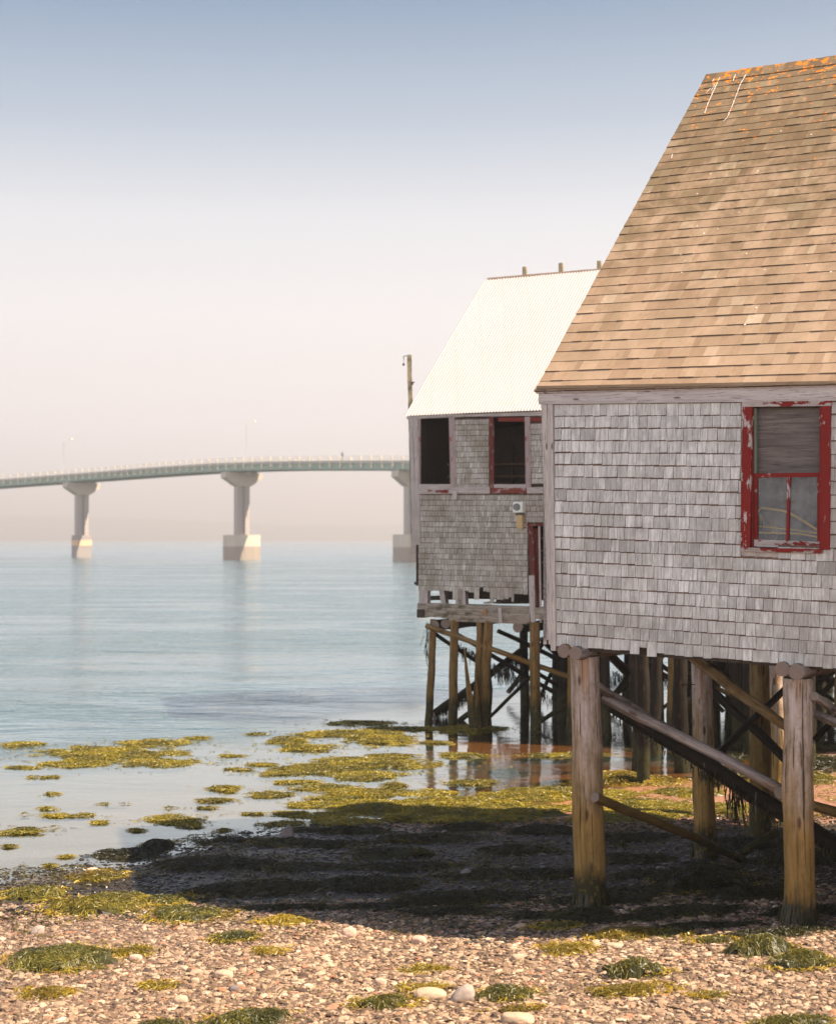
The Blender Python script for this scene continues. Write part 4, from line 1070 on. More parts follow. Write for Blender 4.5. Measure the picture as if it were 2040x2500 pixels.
# wooden mast beside house 2
Yp = 35.9
mp = empty('wooden_mast', W(998, 1345, Yp)); tag(mp, 'mossy wooden mast rising beside the white roof with an iron hook near its top', 'mast')
A = W(1004, 1350, Yp); B = W(993, 866, Yp); board('mast', A, B, Vector((.105, 0, 0)), Vector((0, .1, 0)), M_POSTL, mp, .014, 30)
m = MB(); P0 = W(993, 869, Yp-.05); tube(m, [P0, P0+Vector((-.05, 0, 0)), P0+Vector((-.08, 0, -.02)), P0+Vector((-.085, 0, -.05)), P0+Vector((-.06, 0, -.06))], .009, 6); m.build('hook', M_IRON, mp)
m = MB(); tube(m, [P0+Vector((-.075, 0, -.03)), P0+Vector((-.07, 0, -.12)), P0+Vector((-.075, 0, -.17))], .006, 6); tube(m, [P0+Vector((-.075, 0, -.17)), P0+Vector((-.075, 0, -.2)), P0+Vector((-.075, 0, -.225))], .026, 8); m.build('pulley', M_IRON, mp)
m = MB(); m.box(W(1004, 935, Yp-.03), Vector((.07, 0, 0)), Vector((0, .05, 0)), Vector((0, 0, .03))); m.box(W(1004, 940, Yp-.03), Vector((.04, 0, 0)), Vector((0, .05, 0)), Vector((0, 0, .05))); m.build('bracket', M_IRON, mp)

# ------------------------------------------------------------------ BRIDGE
random.seed(3)
BP = [(-196, 428, 12.4), (-135, 395, 15.0), (-77.6, 360, 17.35), (-35.9, 318, 17.9), (-1.2, 290, 16.95), (34, 262, 15.4), (72, 236, 13.2), (115, 212, 10.5)]
br = empty('road_bridge', (-35.9, 318, 0)); tag(br, 'long green girder road bridge on twin column concrete piers crossing the foggy channel', 'bridge')
def cr(t):   # Catmull-Rom through pier tops
    i = min(max(int(math.floor(t)), 0), len(BP)-2); u = t-i; g_ = lambda k: Vector(BP[min(max(k, 0), len(BP)-1)])
    p0, p1, p2, p3 = g_(i-1), g_(i), g_(i+1), g_(i+2)
    return .5*((2*p1)+(p2-p0)*u+(2*p0-5*p1+4*p2-p3)*u*u+(3*p1-p0-3*p2+p3)*u**3)
def tang(t): d = cr(min(t+.02, 6.99))-cr(max(t-.02, 0)); return Vector((d.x, d.y, 0)).normalized()
TS = [i*7/168 for i in range(169)]
def sweep(name, rects, mat, parent=br, m=None):
    raw = m is not None
    if not raw: m = MB()
    for (o0, o1, z0, z1) in rects:
        vs = []
        for t_ in TS:
            c = cr(t_); d = tang(t_); nrm = Vector((d.y, -d.x, 0))
            for (o_, z_) in ((o0, z0), (o1, z0), (o1, z1), (o0, z1)): vs.append(c+nrm*o_+up*z_)
        n = 4; m.add(vs, [(i*n+k, (i+1)*n+k, (i+1)*n+(k+1) % n, i*n+(k+1) % n) for i in range(len(TS)-1) for k in range(n)]+[(0, 1, 2, 3), tuple(len(vs)-4+k for k in (3, 2, 1, 0))])
    return None if raw else m.build(name, mat, parent)
HWD = 4.6
sweep('girder', [(s-.18, s+.18, 0, 1.15) for s in (-3.9, -1.3, 1.3, 3.9)], M_GIRD)
sweep('deck', [(-HWD, HWD, 1.15, 1.42), (-HWD, -HWD+.5, 1.42, 1.65), (HWD-.5, HWD, 1.42, 1.65)], M_SLAB)
m_rail = MB(); sweep_r = [(HWD-.2, HWD-.12, 2.42, 2.50), (HWD-.2, HWD-.12, 2.02, 2.09), (-HWD+.12, -HWD+.2, 2.42, 2.50), (-HWD+.12, -HWD+.2, 2.02, 2.09)]; sweep('', sweep_r, None, m=m_rail)
m = m_rail
length = 0; pts = []
prev = cr(0); nxt = 0
for i in range(1, 3000):
    t_ = i*7/3000; c = cr(t_); length += (c-prev).length; prev = c
    if length >= nxt:
        nxt += 2.55; d = tang(t_); nrm = Vector((d.y, -d.x, 0))
        for sg in (1, -1): m.box(c+nrm*(sg*HWD)-d*.09+up*1.42-(nrm*.05), d*.18, nrm*.22*sg, up*1.05)
        m.box(c+nrm*(HWD-.55)-d*.1+up*.35, d*.2, nrm*.55, up*.82)
m.build('railing', M_RAIL, br)
for i, (x, y, z) in enumerate(BP):
    if i in (0, 7): continue
    d = tang(i if i < 7 else 6.9); nr = Vector((d.y, -d.x, 0)); c = Vector((x, y, 0))
    pr = child_empty('pier', c, br)
    m = MB(); hw = 4.9; prof = [(-hw, z-.25), (hw, z-.25), (hw, z-1.35), (1.8, z-3.0), (-1.8, z-3.0), (-hw, z-1.35)]
    vs = [c+nr*a+up*b-d*.8 for a, b in prof]+[c+nr*a+up*b+d*.8 for a, b in prof]
    m.add(vs, [(0, 1, 2, 3, 4, 5), (11, 10, 9, 8, 7, 6)]+[(k, 6+k, 6+(k+1) % 6, (k+1) % 6) for k in range(6)]); m.build('cap', M_CONC, pr)
    for sg in (-1, 1):
        m = MB(); m.box(c+nr*(sg*1.05-.6)-d*.55+up*4.2, nr*1.2, d*1.1, up*(z-3.0-4.2+.05)); m.build('column', m_simple('pier_concrete', (.34, .30, .285), .9, .1, 1, 0) if (i, sg) == (1, -1) else bpy.data.materials['pier_concrete'], pr)
    m = MB(); m.box(c-nr*2.2-d*.9+up*-2, nr*4.4, d*1.8, up*(6.3 if i != 2 else 7.0)); m.build('footing', M_FOOT, pr)
    m = MB()
    for sg in (-1, 1): m.box(c+nr*(sg*2.6-.3)+d*.0+up*(z-.28), nr*.5, d*.5, up*.3)
    m.box(c-nr*3.9-d*.3+up*(z-.27), nr*.5, d*.6, up*.27); m.box(c+nr*3.5-d*.3+up*(z-.27), nr*.5, d*.6, up*.27); m.build('bearing', M_GIRD, pr)
    if i in (3, 4, 5):
        m = MB(); n = 12; ang = [2*math.pi*(k+.5)/n for k in range(n)]; ring = [c+nr*(4.6*math.cos(a))*(1 if abs(math.cos(a)) > .3 else 1)+d*(2.6*math.sin(a)) for a in ang]
        ri = [c+nr*(4.2*math.cos(a))+d*(2.3*math.sin(a)) for a in ang]
        vs = [p+up*-2 for p in ring]+[p+up*5.0 for p in ring]+[p+up*5.0 for p in ri]+[p+up*-2 for p in ri]
        m.add(vs, [(k, (k+1) % n, n+(k+1) % n, n+k) for k in range(n)]+[(n+k, n+(k+1) % n, 2*n+(k+1) % n, 2*n+k) for k in range(n)]+[(2*n+k, 2*n+(k+1) % n, 3*n+(k+1) % n, 3*n+k) for k in range(n)])
        m.build('fender', M_FEND, pr)
    elif i == 2:
        m = MB(); m.box(c-nr*2.25-d*.95+up*2.6, nr*4.5, d*1.9, up*1.3); m.build('painted_band', M_BAND, pr)
for (t_, lab) in ((1.98, 'street lamp on the bridge above the single footed left pier'), (3.12, 'street lamp on the bridge above the pale fendered middle pier')):
    c = cr(t_); d = tang(t_); nr = Vector((d.y, -d.x, 0)); b = c+nr*(HWD-.35)+up*1.65
    lp = empty('street_lamp', b); tag(lp, lab, 'street lamp', 'street lamps along the bridge')
    m = MB(); tube(m, [b, b+up*4, b+up*7.6], .028, 8); m.build('pole', M_SLAB, lp)
    m = MB(); tube(m, [b+up*7.6, b+up*8.1-nr*.5, b+up*8.3-nr*1.3, b+up*8.3-nr*2.1], .025, 8); m.build('arm', M_SLAB, lp)
    m = MB(); m.hexa([b+up*8.22-nr*2.0-d*.14, b+up*8.22-nr*2.7-d*.1, b+up*8.22-nr*2.7+d*.1, b+up*8.22-nr*2.0+d*.14, b+up*8.42-nr*2.0-d*.1, b+up*8.34-nr*2.7-d*.06, b+up*8.34-nr*2.7+d*.06, b+up*8.42-nr*2.0+d*.1]); m.build('lamp_head', M_RAIL, lp)
# walker on the bridge
def walker():
    t_ = 3.68; c = cr(t_); d = tang(t_); b = c+Vector((d.y, -d.x, 0))*(HWD-.9)+up*1.65
    J = [(0, 0, .95), (0, 0, 1.2), (0, 0, 1.42), (0, 0, 1.52), (0, .01, 1.62), (0, .01, 1.74), (.1, 0, .9), (.13, .12, .5), (.12, .02, .08), (.13, .16, .04), (-.1, 0, .9), (-.12, -.1, .5), (-.12, -.3, .12), (-.13, -.18, .04),
         (.2, 0, 1.4), (.25, -.06, 1.12), (.23, .08, .9), (-.2, 0, 1.4), (-.25, .06, 1.12), (-.23, .16, .92)]
    E = [(0, 1), (1, 2), (2, 3), (3, 4), (4, 5), (0, 6), (6, 7), (7, 8), (8, 9), (0, 10), (10, 11), (11, 12), (12, 13), (2, 14), (14, 15), (15, 16), (2, 17), (17, 18), (18, 19)]
    R = [.15, .15, .16, .06, .10, .09, .1, .07, .05, .045, .1, .07, .05, .045, .07, .05, .04, .07, .05, .04]
    me = bpy.data.meshes.new('person'); me.from_pydata(J, E, []); o = bpy.data.objects.new('person', me); link(o, None, Matrix.Translation(b) @ Matrix.Rotation(math.atan2(d.y, d.x)-math.pi/2, 4, 'Z'))
    sk = o.modifiers.new('skin', 'SKIN'); su = o.modifiers.new('sub', 'SUBSURF'); su.levels = 1; su.render_levels = 1
    for i, v in enumerate(me.skin_vertices[0].data): v.radius = (R[i], R[i]); v.use_root = (i == 0)
    me.materials.append(m_simple('dark_blue_cloth', (.07, .09, .12), .8, .1))
    tag(o, 'tiny person in dark blue walking along the bridge behind the railing', 'person')
walker()

# ------------------------------------------------------------------ SHORE: pebbles, rocks, seaweed
def ico(sub):
    bm = bmesh.new(); bmesh.ops.create_icosphere(bm, subdivisions=sub, radius=1.0); v = np.array([p.co[:] for p in bm.verts]); f = np.array([[q.index for q in p.verts] for p in bm.faces]); bm.free(); return v, f
I1 = ico(1); I2 = ico(2)
def scatter_stones(name, X, Y, R, ic, mat, label, lift=.25, zoff=0):
    base, fc = ic; n = len(X); nv = len(base)
    sc = np.stack([R*rng.uniform(.8, 1.5, n), R*rng.uniform(.6, 1.0, n), R*rng.uniform(.18, .5, n)], 1)
    pert = 1+rng.normal(0, .17, (n, nv))
    P = base[None]*pert[:, :, None]*sc[:, None, :]
    a = rng.uniform(0, 6.28, n); tx = rng.normal(0, .28, n)
    c, s = np.cos(tx)[:, None], np.sin(tx)[:, None]; y = P[..., 1]*c-P[..., 2]*s; z = P[..., 1]*s+P[..., 2]*c; x = P[..., 0]
    c, s = np.cos(a)[:, None], np.sin(a)[:, None]; X2 = x*c-y*s; Y2 = x*s+y*c
    Z0 = gz(X, Y)+sc[:, 2]*lift+zoff
    V = np.stack([X2+X[:, None], Y2+Y[:, None], z+Z0[:, None]], -1).reshape(-1, 3)
    Q = (fc[None]+(np.arange(n)*nv)[:, None, None]).reshape(-1, 3)
    val = np.repeat(rng.uniform(0, 1, n), len(fc))
    o = fast_mesh(name, V, Q, mat, val); tag(o, label, 'pebbles', kind='stuff'); return o
def m_peb(name='beach_pebbles', dk=1.0):
    t = NT(name); v = t.val()
    c = t.ramp(v, [(0, (.03, .022, .017)), (.15, (.10, .058, .036)), (.4, (.225, .145, .09)), (.65, (.34, .235, .155)), (.86, (.45, .335, .235)), (.94, (.30, .12, .06)), (1, (.62, .49, .38))])
    n1 = t.noise(t.obj((1, 1, 1), True), 60, 4, .7); c = t.mix(t.rng(n1, .45, .7, 0, .5), c, (.16, .10, .07))
    # damp silt film on the lower beach
    z = t.z(); wet = t.rng(z, .03, .13, 1, 0); c = t.mix(t.math('MULTIPLY', wet, .35), c, (.16, .11, .085))
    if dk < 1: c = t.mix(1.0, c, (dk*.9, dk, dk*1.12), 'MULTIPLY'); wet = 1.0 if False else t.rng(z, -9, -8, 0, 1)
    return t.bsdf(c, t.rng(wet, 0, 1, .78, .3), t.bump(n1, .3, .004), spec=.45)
M_PEB = m_peb(); M_PEB_SHADE = m_peb('wet_gravel_shade_dark', .13)  # second gravel carries the house shadow's dark bluish tone in its colour
n = 86000; X = rng.uniform(-7.0, 8.0, n); Y = rng.uniform(11.2, 17.6, n); ok = (np.abs(X) < .42*Y+.4) & (gz(X, Y) > -.01); X, Y = X[ok], Y[ok]
R = np.minimum(np.exp(rng.normal(math.log(.0165), .48, len(X))), .044); big = R > .024
scatter_stones('pebbles', X[big], Y[big], R[big], I2, M_PEB, 'pinkish tan pebbles covering the near beach')
scatter_stones('small_pebbles', X[~big], Y[~big], R[~big], I1, M_PEB, 'fine gravel between the larger beach pebbles')
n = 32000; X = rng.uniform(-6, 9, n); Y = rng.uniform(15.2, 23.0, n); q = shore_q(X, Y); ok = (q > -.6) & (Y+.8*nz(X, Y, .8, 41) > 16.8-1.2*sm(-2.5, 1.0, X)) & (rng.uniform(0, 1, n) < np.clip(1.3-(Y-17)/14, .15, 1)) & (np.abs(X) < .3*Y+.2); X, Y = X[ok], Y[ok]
scatter_stones('shade_toned_gravel', X, Y, np.exp(rng.normal(math.log(.021), .4, len(X))), I1, M_PEB_SHADE, 'wet gravel with the house shadow darkened into its colour')

def m_rock(name, a, b):
    t = NT(name); n1 = t.noise(t.obj(), 7, 6, .65); c = t.mix(n1, a, b); n2 = t.noise(t.obj(), 40, 3, .7); c = t.mix(t.rng(n2, .5, .75, 0, .4), c, tuple(x*.5 for x in a))
    return t.bsdf(c, .85, t.bump(t.math('ADD', n1, t.math('MULTIPLY', n2, .3)), .5, .02), spec=.3)
R_CR = m_rock('cream_stone', (.36, .255, .175), (.48, .36, .265)); R_GR = m_rock('grey_stone', (.25, .20, .18), (.38, .31, .27)); R_PK = m_rock('pinkish_stone', (.44, .28, .21), (.55, .38, .30)); R_DK = m_rock('dark_stone', (.11, .09, .09), (.20, .17, .17))
def rock(px, py, wpx, hpx, mat, label, flat=.5, sharp=0.0, name='beach_stone'):
    c = G(px, py); w_ = wpx*.9/2/F*c.y; h_ = hpx/F*c.y*.58
    bm = bmesh.new(); bmesh.ops.create_icosphere(bm, subdivisions=4, radius=1.0); sd = random.uniform(0, 99)
    for v in bm.verts:
        p = v.co.copy(); d = .16*mnoise.noise(p*1.1+Vector((sd, 0, 0)))+.07*mnoise.noise(p*2.7+Vector((sd, 0, 0)))+.02*mnoise.noise(p*8)
        p = p*(1+d)
        if sharp: p.x += sharp*p.z*.5; p.x *= (1-.45*sharp*max(0, p.z)); p.y *= (1-.5*sharp*max(0, p.z))
        q_ = max(abs(p.x), abs(p.y), abs(p.z)); p = p.lerp(p*(1/max(q_, .6)), .25)
        v.co = Vector((p.x*w_, p.y*w_*.7, p.z*h_))
    me = bpy.data.meshes.new(name); bm.to_mesh(me); bm.free(); me.polygons.foreach_set('use_smooth', [True]*len(me.polygons)); me.materials.append(mat)
    o = bpy.data.objects.new(name, me); link(o, None, Matrix.Translation((c.x, c.y+w_*.4, c.z+h_*.28)) @ Matrix.Rotation(random.uniform(-.3, .3), 4, 'Z'))
    tag(o, label, 'stone', 'larger stones on the beach'); return o
rock(1048, 2440, 88, 30, R_CR, 'smooth flat cream stone left of the pointed grey stone at the bottom')
rock(1130, 2444, 66, 50, R_GR, 'pointed grey stone between the flat cream stone and a weed mound', sharp=1.0)
rock(1262, 2500, 92, 30, R_CR, 'square pale stone at the bottom edge under a small yellow weed clump')
rock(90, 2280, 40, 26, R_GR, 'grey angular stone at the upper end of the large left weed mound', sharp=.6)
rock(545, 2388, 54, 22, R_CR, 'cream oval stone in the middle of the gravel')
rock(440, 2452, 44, 26, R_CR, 'yellowish round stone left of the bottom weed mound')
rock(852, 2285, 42, 26, R_PK, 'pinkish stone beside a patch of thin weed in the upper gravel')
rock(1022, 2303, 44, 22, R_PK, 'brownish rounded stone on gravel below the shadow edge left of the pale stone')
rock(1272, 2268, 34, 16, R_CR, 'small pale stone just below the shadow edge')
rock(1263, 2345, 36, 20, R_CR, 'pale rounded stone above the low green weed mound')
rock(1500, 2316, 52, 16, R_CR, 'flat whitish stone above the tall dark weed mound')
rock(928, 2404, 34, 20, R_PK, 'rounded tan stone near the small weed tuft in the right middle gravel')
rock(1138, 2140, 36, 26, R_DK, 'dark wedge shaped stone alone in the shadow', sharp=.8)
rock(475, 2400, 26, 16, R_CR, 'small off-white stone left of the cream oval stone')
rock(570, 2420, 28, 18, R_DK, 'dark brown stone below the cream oval stone')
rock(225, 2132, 34, 18, R_PK, 'pale stone among yellow weed at the water edge')
rock(738, 2262, 20, 12, R_CR, 'small white stone right of the yellow weed strip')
rock(1650, 2338, 30, 14, R_CR, 'small cream stone on gravel right of the tall weed mound')
rock(330, 2345, 40, 18, R_PK, 'low pinkish stone right of the large left weed mound')
rock(1000, 2228, 26, 10, R_CR, 'low white pebble at the edge of the shadow left of the grassy tuft')
rock(700, 2048, 40, 44, R_DK, 'dark weed covered rock sticking out of the water at the shadow tip', sharp=1.0)

def mound(px, py, wpx, hpx, hh, label, mat=M_WEED, n=None, name='seaweed_mound', acc=None, L=.16, grp='seaweed mounds on the beach', float_=False, tone=.45, shaggy=1.0):
    """py = lower edge in the picture; wpx/hpx the size seen; hh the real height of the heap"""
    a = G(px, py-hpx*.0, 0.0 if float_ else None); rx = wpx/2/F*a.y
    vis = hpx/F*a.y; sa = (EYE-a.z)/a.y; ry = max(.06, (vis-hh*.8)/sa/2); ry = min(ry, rx*1.6) if not float_ else ry
    cx_, cy_ = a.x, a.y+ry
    sd = rng.uniform(0, 99); hh = hh*.58
    def surf(x, y):
        x = np.asarray(x, float); y = np.asarray(y, float)
        r = np.sqrt(((x-cx_)/rx)**2+((y-cy_)/ry)**2); r = r*(1+.34*nz(x, y, 1.5/max(rx, .25), sd)+.2*nz(x, y, 4/max(rx, .25), sd+3))
        g_ = gz(x, y) if not float_ else np.maximum(gz(x, y), .004)
        return g_+hh*np.clip(1-r**2, 0, 1)**.75*(1+.22*nz(x, y, 5, sd+1)+.12*nz(x, y, 11, sd+2))+.004
    A_ = Acc()
    # base mat
    nr, na = 12, 40; V = []; 
    for i in range(nr+1):
        for k in range(na):
            u = i/nr; an = 2*math.pi*k/na; e = 1+.16*math.sin(an*3+sd)+.10*math.sin(an*5+2*sd)+.06*math.sin(an*9+sd*3)
            V.append((cx_+rx*u*e*math.cos(an)*.93, cy_+ry*u*e*math.sin(an)*.93, 0))
    def mask(x, y): 
        r = ((x-cx_)/rx)**2+((y-cy_)/ry)**2; k = 3.2 if float_ else (1.7 if acc is not None else 2.0)
        return 1-r+((1.0 if float_ else .6)*nz(x, y*1.7, k, sd+6)+.5*nz(x, y*1.7, k*2.7, sd+7))*(1 if (float_ or acc is not None) else np.clip(r*1.3-.2, 0, 1))-(.06 if float_ else 0)
    V = np.array(V); V[:, 2] = surf(V[:, 0], V[:, 1])-(.006 if not float_ else .0)-(.07 if float_ else .03)*(mask(V[:, 0], V[:, 1]) < (.42 if float_ else .12))
    V[-na:, 2] -= .03 if not float_ else .012
    i0 = np.arange(nr)[:, None]*na; kk = np.arange(na)[None]; Q = np.stack([i0+kk, i0+(kk+1) % na, i0+na+(kk+1) % na, i0+na+kk], -1).reshape(-1, 4)
    area = math.pi*rx*ry; wd_ = max(.0072, .00052*a.y); LL = L*.72*(1+.03*(a.y-14))
    n_ = n or int(min(15000, max(120, 3.6*area/(LL*wd_))))
    r_ = np.sqrt(rng.uniform(0, 1, n_))*.99; an = rng.uniform(0, 6.2832, n_)
    X = cx_+1.2*rx*r_*np.cos(an); Y = cy_+1.2*ry*r_*np.sin(an); kp = mask(X, Y) > .1; X, Y, r_, an = X[kp], Y[kp], r_[kp], an[kp]; n_ = len(X)
    if n_ < 5: return None
    e = .02; gx_ = surf(X+e, Y)-surf(X-e, Y); gy_ = surf(X, Y+e)-surf(X, Y-e); cl = 2.2*nz(X, Y, 3.2, sd+11)+1.2*nz(X, Y, 7, sd+12); ddx = -.6*gx_+.045*np.cos(cl*2)+rng.normal(0, .026*shaggy, n_); ddy = -.6*gy_+.045*np.sin(cl*2)+rng.normal(0, .026*shaggy, n_)
    if float_: ddx += rng.choice([-1, 1], n_)*.02
    nn = np.sqrt(ddx**2+ddy**2)+1e-6; D = np.stack([ddx/nn, ddy/nn, np.zeros(n_)], 1)
    P = np.stack([X, Y, surf(X, Y)], 1); v = np.clip(tone+.35*nz(X, Y, 3.0, sd+4)+rng.normal(0, .17, n_)+.22*(r_-.6), 0, 1)
    VV, QQ, AA = strands(P, D, rng.uniform(.5, 1.25, n_)*LL, wd_*rng.uniform(.6, 1.3, n_), 0, 4, v, .5, surf, .024*shaggy)
    if float_:
        kf = int(n_*.35); Xf = cx_+rx*rng.normal(0, .95, kf); Yf = cy_+ry*rng.normal(0, .75, kf); kp = nz(Xf, Yf*3, 2.2, sd+31) > .05; Xf, Yf = Xf[kp], Yf[kp]; kf = len(Xf)
        if kf > 3: acc.add(*strands(np.stack([Xf, Yf, Xf*0+.006], 1), np.tile([1., 0, 0], (kf, 1)), rng.uniform(.04, .14, kf), wd_*rng.uniform(.5, 1.0, kf), 0, 3, rng.uniform(.2, .8, kf), .6, lambda x, y: np.maximum(gz(x, y), 0)+.006, .008))
    if acc is not None: acc.add(V, Q, np.full(len(Q), .15)); acc.add(VV, QQ, AA); return None
    ns_ = int(60+260*math.sqrt(area)); an = rng.uniform(0, 6.2832, ns_); rr = 1+np.abs(rng.normal(0, .22, ns_)); X = cx_+rx*rr*np.cos(an); Y = cy_+ry*rr*np.sin(an); kp = nz(X, Y, 2.5, sd+20) > -.15; X, Y = X[kp], Y[kp]; k_ = len(X)
    if not float_ and k_ > 3:
        a2 = rng.uniform(0, 6.28, k_); skirt.add(*strands(np.stack([X, Y, gz(X, Y)], 1), np.stack([np.cos(a2), np.sin(a2), np.zeros(k_)], 1), rng.uniform(.04, .12, k_), rng.uniform(.009, .018, k_), 0, 3, rng.uniform(.4, 1, k_), .5, lambda x, y: gz(x, y)+.02, .03))
    A_.add(V, Q, np.full(len(Q), .12)); A_.add(VV, QQ, AA)
    o = A_.build(name, mat, loc=(cx_, cy_, float(surf(cx_, cy_))-hh)); tag(o, label, 'seaweed', grp); return o

skirt = Acc()
random.seed(9)
MG, MY, MW = M_WEEDG, M_WEEDY, M_WEED
mound(65, 2200, 165, 55, .16, 'rounded green weed heap at the left picture edge right by the water', MG)
mound(225, 2155, 130, 46, .08, 'low yellow brown weed clump at the tip of the gravel by the water', MY)
mound(215, 2240, 250, 88, .20, 'broad olive weed heap running down the gravel left of the shadow tip', MW)
mound(395, 2215, 130, 46, .10, 'green weed heap touching the left edge of the shadow', MG)
mound(445, 2256, 185, 62, .13, 'flowing green weed mound just below the shadow edge', MG)
mound(125, 2375, 270, 105, .20, 'largest weed mound on the gravel at the left edge', MG)
mound(315, 2338, 110, 32, .05, 'yellow weed fringe right of the largest left mound', MY)
mound(565, 2302, 112, 42, .10, 'small tufted green weed mound in the upper middle gravel', MG)
mound(645, 2336, 90, 30, .04, 'flat yellow weed patch right of the tufted green mound', MY)
mound(692, 2262, 125, 34, .05, 'yellow brown weed strip close under the shadow edge', MY)
mound(112, 2440, 150, 44, .07, 'yellow weed patch alone low in the left gravel', MY)
mound(385, 2418, 72, 28, .05, 'small yellow weed tuft right of the middle of the left gravel', MY)
mound(592, 2520, 215, 95, .20, 'tall domed green weed mound cut by the bottom edge', MG)
mound(390, 2510, 130, 30, .07, 'low green weed heap at the bottom edge left of the domed mound', MG)
mound(935, 2468, 150, 56, .10, 'dark green topped weed mound with yellow skirts near the flat cream stone', MW)
mound(1240, 2446, 160, 56, .11, 'low feathery green weed mound right of the pointed grey stone', MG)
mound(1258, 2474, 106, 26, .06, 'small yellow weed clump on top of the square pale stone', MY)
mound(1545, 2392, 150, 78, .26, 'tall hay-like olive weed mound in the right middle gravel', MG, L=.2)
mound(1540, 2436, 205, 52, .08, 'yellow weed skirt below the tall olive mound', MY)
mound(1365, 2272, 120, 30, .07, 'grassy tuft of weed on the shadow edge left of the corner piling', MG)
mound(1525, 2296, 170, 46, .12, 'sunlit yellow green heap below the corner piling', MY)
mound(1640, 2290, 96, 38, .11, 'sunlit green heap right of the corner piling base', MG)
mound(1385, 2334, 130, 40, .04, 'flat yellow weed patch below the grassy tuft', MY)
mound(1868, 2338, 175, 82, .22, 'large bright green heap in front of the knotty piling', MG, L=.2)
mound(1968, 2372, 160, 76, .17, 'second bright green heap at the right edge in front of the knotty piling', MG, L=.2)
mound(1745, 2306, 100, 28, .06, 'low weed tuft between the two sunlit heaps on the right', MG)
mound(1740, 2440, 80, 30, .05, 'small yellow weed tuft low in the right gravel', MY)
mound(1935, 2520, 230, 64, .16, 'green weed mound in the bottom right corner', MG)
mound(1035, 2378, 110, 30, .04, 'yellow weed patch above the flat cream stone', MY)
mound(1030, 2425, 95, 30, .04, 'yellow weed clump immediately left above the flat cream stone', MY)
mound(1735, 2182, 240, 112, .34, 'big shaggy dark weed covered boulder in deep shade behind the pilings', M_WEED_SHADE, L=.28, tone=.1)
mound(375, 2078, 76, 48, .17, 'dark round weed lump at the far left tip of the shadow', M_WEED_SHADE, tone=.15)
mound(1240, 1888, 95, 50, .15, 'sunlit round weed mound in the shallows left of the corner piling', MW)
mound(1540, 1916, 165, 60, .22, 'bright yellow green mound seen between the pilings under the house', MY)
mound(1610, 1918, 120, 38, .15, 'yellow mound right of the bigger one under the house', MY)
mound(1215, 1905, 40, 12, .03, 'tiny weed tuft beside the sunlit round mound', MW)
# ground cover and floating weed: too many to count
cov = Acc(); covy = Acc(); covg = Acc()
def patch(lst, acc, **k):
    for (px, py, w_, h_, hh) in lst: mound(px, py, w_, h_, hh, '', acc=acc, **k)
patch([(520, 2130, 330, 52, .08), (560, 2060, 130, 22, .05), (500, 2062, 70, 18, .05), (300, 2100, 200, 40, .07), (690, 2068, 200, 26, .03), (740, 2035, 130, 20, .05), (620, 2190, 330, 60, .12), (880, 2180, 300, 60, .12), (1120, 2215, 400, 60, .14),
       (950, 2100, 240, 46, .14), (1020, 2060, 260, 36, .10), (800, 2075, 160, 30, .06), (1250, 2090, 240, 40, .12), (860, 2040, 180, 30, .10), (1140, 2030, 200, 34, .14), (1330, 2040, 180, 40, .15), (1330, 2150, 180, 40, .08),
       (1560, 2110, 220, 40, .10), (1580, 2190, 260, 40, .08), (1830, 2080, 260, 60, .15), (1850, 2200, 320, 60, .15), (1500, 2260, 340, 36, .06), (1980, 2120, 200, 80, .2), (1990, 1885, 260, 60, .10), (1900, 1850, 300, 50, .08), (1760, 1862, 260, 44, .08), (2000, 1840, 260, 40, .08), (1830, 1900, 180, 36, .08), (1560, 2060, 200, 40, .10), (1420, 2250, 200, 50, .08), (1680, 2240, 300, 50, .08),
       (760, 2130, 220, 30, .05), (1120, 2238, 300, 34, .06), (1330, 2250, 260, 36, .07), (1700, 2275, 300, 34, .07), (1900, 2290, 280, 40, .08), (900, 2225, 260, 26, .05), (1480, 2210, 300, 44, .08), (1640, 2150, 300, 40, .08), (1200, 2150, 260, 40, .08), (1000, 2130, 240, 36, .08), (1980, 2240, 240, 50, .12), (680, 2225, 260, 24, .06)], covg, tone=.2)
patch([(960, 1992, 420, 60, .12), (1130, 1982, 300, 60, .18), (900, 1950, 170, 46, .18), (1040, 1948, 240, 44, .10), (1290, 1960, 240, 60, .16), (1260, 2000, 300, 40, .12), (1190, 2012, 240, 34, .10), (830, 2018, 260, 26, .05), (700, 2018, 130, 18, .03),
       (1500, 1960, 150, 22, .06), (1640, 1940, 110, 26, .10), (1590, 2005, 260, 50, .10), (1000, 1985, 260, 40, .08), (1160, 1998, 340, 40, .08), (870, 1975, 260, 40, .08), (1350, 1985, 200, 30, .06), (760, 2000, 200, 26, .04), (1500, 2008, 220, 30, .06), (1450, 1950, 240, 34, .10), (1600, 1975, 220, 30, .08), (1700, 1950, 160, 34, .10), (1330, 1945, 220, 40, .12), (1700, 1990, 180, 40, .12), (1800, 1990, 160, 46, .10), (1850, 1900, 100, 24, .06), (1460, 2000, 140, 40, .10), (1560, 1965, 150, 22, .05), (1990, 1915, 120, 50, .2),
       (1060, 2010, 300, 36, .12), (1560, 1828, 120, 10, .02), (1360, 1915, 160, 22, .05)], cov, tone=.62)
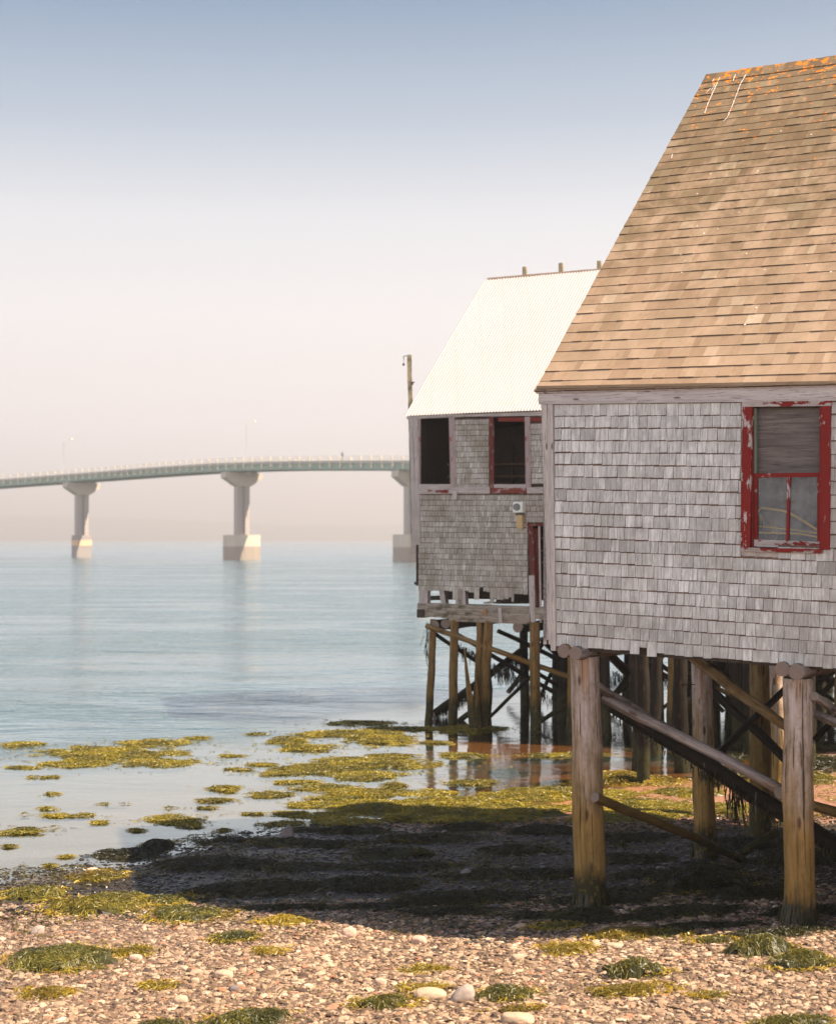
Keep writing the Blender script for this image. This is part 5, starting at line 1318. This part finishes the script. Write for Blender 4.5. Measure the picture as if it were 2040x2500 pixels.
patch([(40, 1826, 120, 16, .02), (240, 1860, 330, 44, .03), (170, 1874, 150, 18, .02), (360, 1822, 160, 18, .02), (375, 1872, 185, 24, .03), (40, 1878, 90, 7, .01), (555, 1850, 60, 9, .02), (480, 1806, 60, 8, .02), (545, 1934, 80, 20, .05), (120, 1942, 28, 9, .03), (115, 1978, 50, 9, .02),
       (145, 1996, 90, 12, .02), (50, 2040, 110, 26, .05), (125, 2027, 40, 12, .03), (240, 2012, 46, 8, .02), (410, 1976, 16, 9, .03), (420, 2012, 140, 26, .03), (465, 2022, 60, 14, .03), (530, 1960, 110, 12, .03), (650, 1948, 115, 18, .03), (590, 1882, 80, 8, .02), (118, 2118, 36, 10, .02), (204, 1995, 40, 9, .02),
       (700, 1818, 100, 22, .03), (760, 1838, 150, 24, .03), (930, 1822, 170, 42, .06), (840, 1798, 200, 18, .03), (880, 1772, 160, 14, .02), (800, 1892, 260, 32, .04), (930, 1880, 260, 36, .05), (1130, 1852, 130, 16, .03), (1060, 1818, 90, 10, .02), (1150, 1918, 120, 16, .03), (900, 1905, 170, 26, .04), (780, 1930, 170, 18, .03), (880, 1945, 220, 24, .04), (960, 1925, 60, 20, .06),
       (760, 1972, 150, 16, .02), (1150, 1790, 180, 20, .02), (620, 1795, 50, 6, .02), (990, 1785, 180, 12, .02), (690, 1895, 120, 14, .02),
       (20, 2070, 22, 6, .02), (160, 2095, 24, 6, .02), (60, 1990, 24, 5, .02), (330, 2030, 30, 6, .02), (545, 2030, 30, 6, .02), (1330, 1850, 140, 12, .02), (1440, 1845, 120, 10, .02), (850, 1860, 180, 12, .02), (720, 1915, 130, 10, .02), (830, 1955, 160, 14, .03), (960, 1850, 140, 10, .02), (760, 1800, 120, 10, .02), (900, 1798, 160, 14, .02), (640, 1870, 90, 7, .01), (700, 1990, 110, 10, .02), (300, 1850, 120, 8, .01), (100, 1900, 80, 6, .01), (500, 1975, 60, 6, .02), (620, 1990, 70, 6, .02), (280, 1965, 60, 5, .01)], covy, tone=.55, float_=True, L=.13)
# loose weed strewn over gravel
n = 60000; X = rng.uniform(-6, 8, n); Y = rng.uniform(11.5, 27, n); q = shore_q(X, Y)
den = sm(.12, .5, nz(X, Y, 1.5, 7)+.5*nz(X, Y, 4.5, 8)+.30*sm(16, 19, Y))*np.clip(.10+.9*sm(15, 17.5, Y), 0, 1)*(nz(X, Y, 9, 31) > -.5); ok = (rng.uniform(0, 1, n) < den) & (q > -.8) & (np.abs(X) < .3*Y+.2); X, Y = X[ok], Y[ok]; k_ = len(X)
a = rng.uniform(0, 6.28, k_); P = np.stack([X, Y, gz(X, Y)+.02], 1); D = np.stack([np.cos(a), np.sin(a), np.zeros(k_)], 1)
for msk_, ac_ in ((Y > 22.6, cov), (Y <= 22.6, covg)):
    k2 = int(msk_.sum()); ac_.add(*strands(P[msk_], D[msk_], rng.uniform(.05, .16, k2), rng.uniform(.008, .02, k2), 0, 3, rng.uniform(.1, .9, k2), .5, lambda x, y: gz(x, y)+.018, .03))
o = skirt.build('strewn_seaweed', M_WEEDY); tag(o, 'thin yellow weed strewn over the near gravel', 'seaweed', kind='stuff')
o = cov.build('seaweed_cover', M_WEED); tag(o, 'olive seaweed draped over the sunlit lower beach', 'seaweed', kind='stuff')
o = covy.build('floating_seaweed', M_WEED); tag(o, 'yellow olive seaweed rafts floating in the shallows', 'seaweed', kind='stuff')
o = covg.build('shade_toned_seaweed', M_WEED_SHADE); tag(o, 'seaweed carpet with the shade of the house darkened into its colour', 'seaweed', kind='stuff')

# ------------------------------------------------------------------ haze
m = MB(); x0, x1, y0, y1, z0, z1 = -2400, 2400, -500, 5400, -8, 95
m.box(Vector((x0, y0, z0)), Vector((x1-x0, 0, 0)), Vector((0, y1-y0, 0)), Vector((0, 0, z1-z0)))
t = NT('sea_fog_haze'); vol = t.n('ShaderNodeVolumePrincipled'); vol.inputs['Color'].default_value = (.98, .945, .95, 1); vol.inputs['Density'].default_value = .00065; vol.inputs['Anisotropy'].default_value = 0.4
t.l(vol.outputs[0], t.out.inputs['Volume'])
hz = m.build('haze', t.mat); tag(hz, 'thin sea fog over the channel', 'haze', kind='stuff')
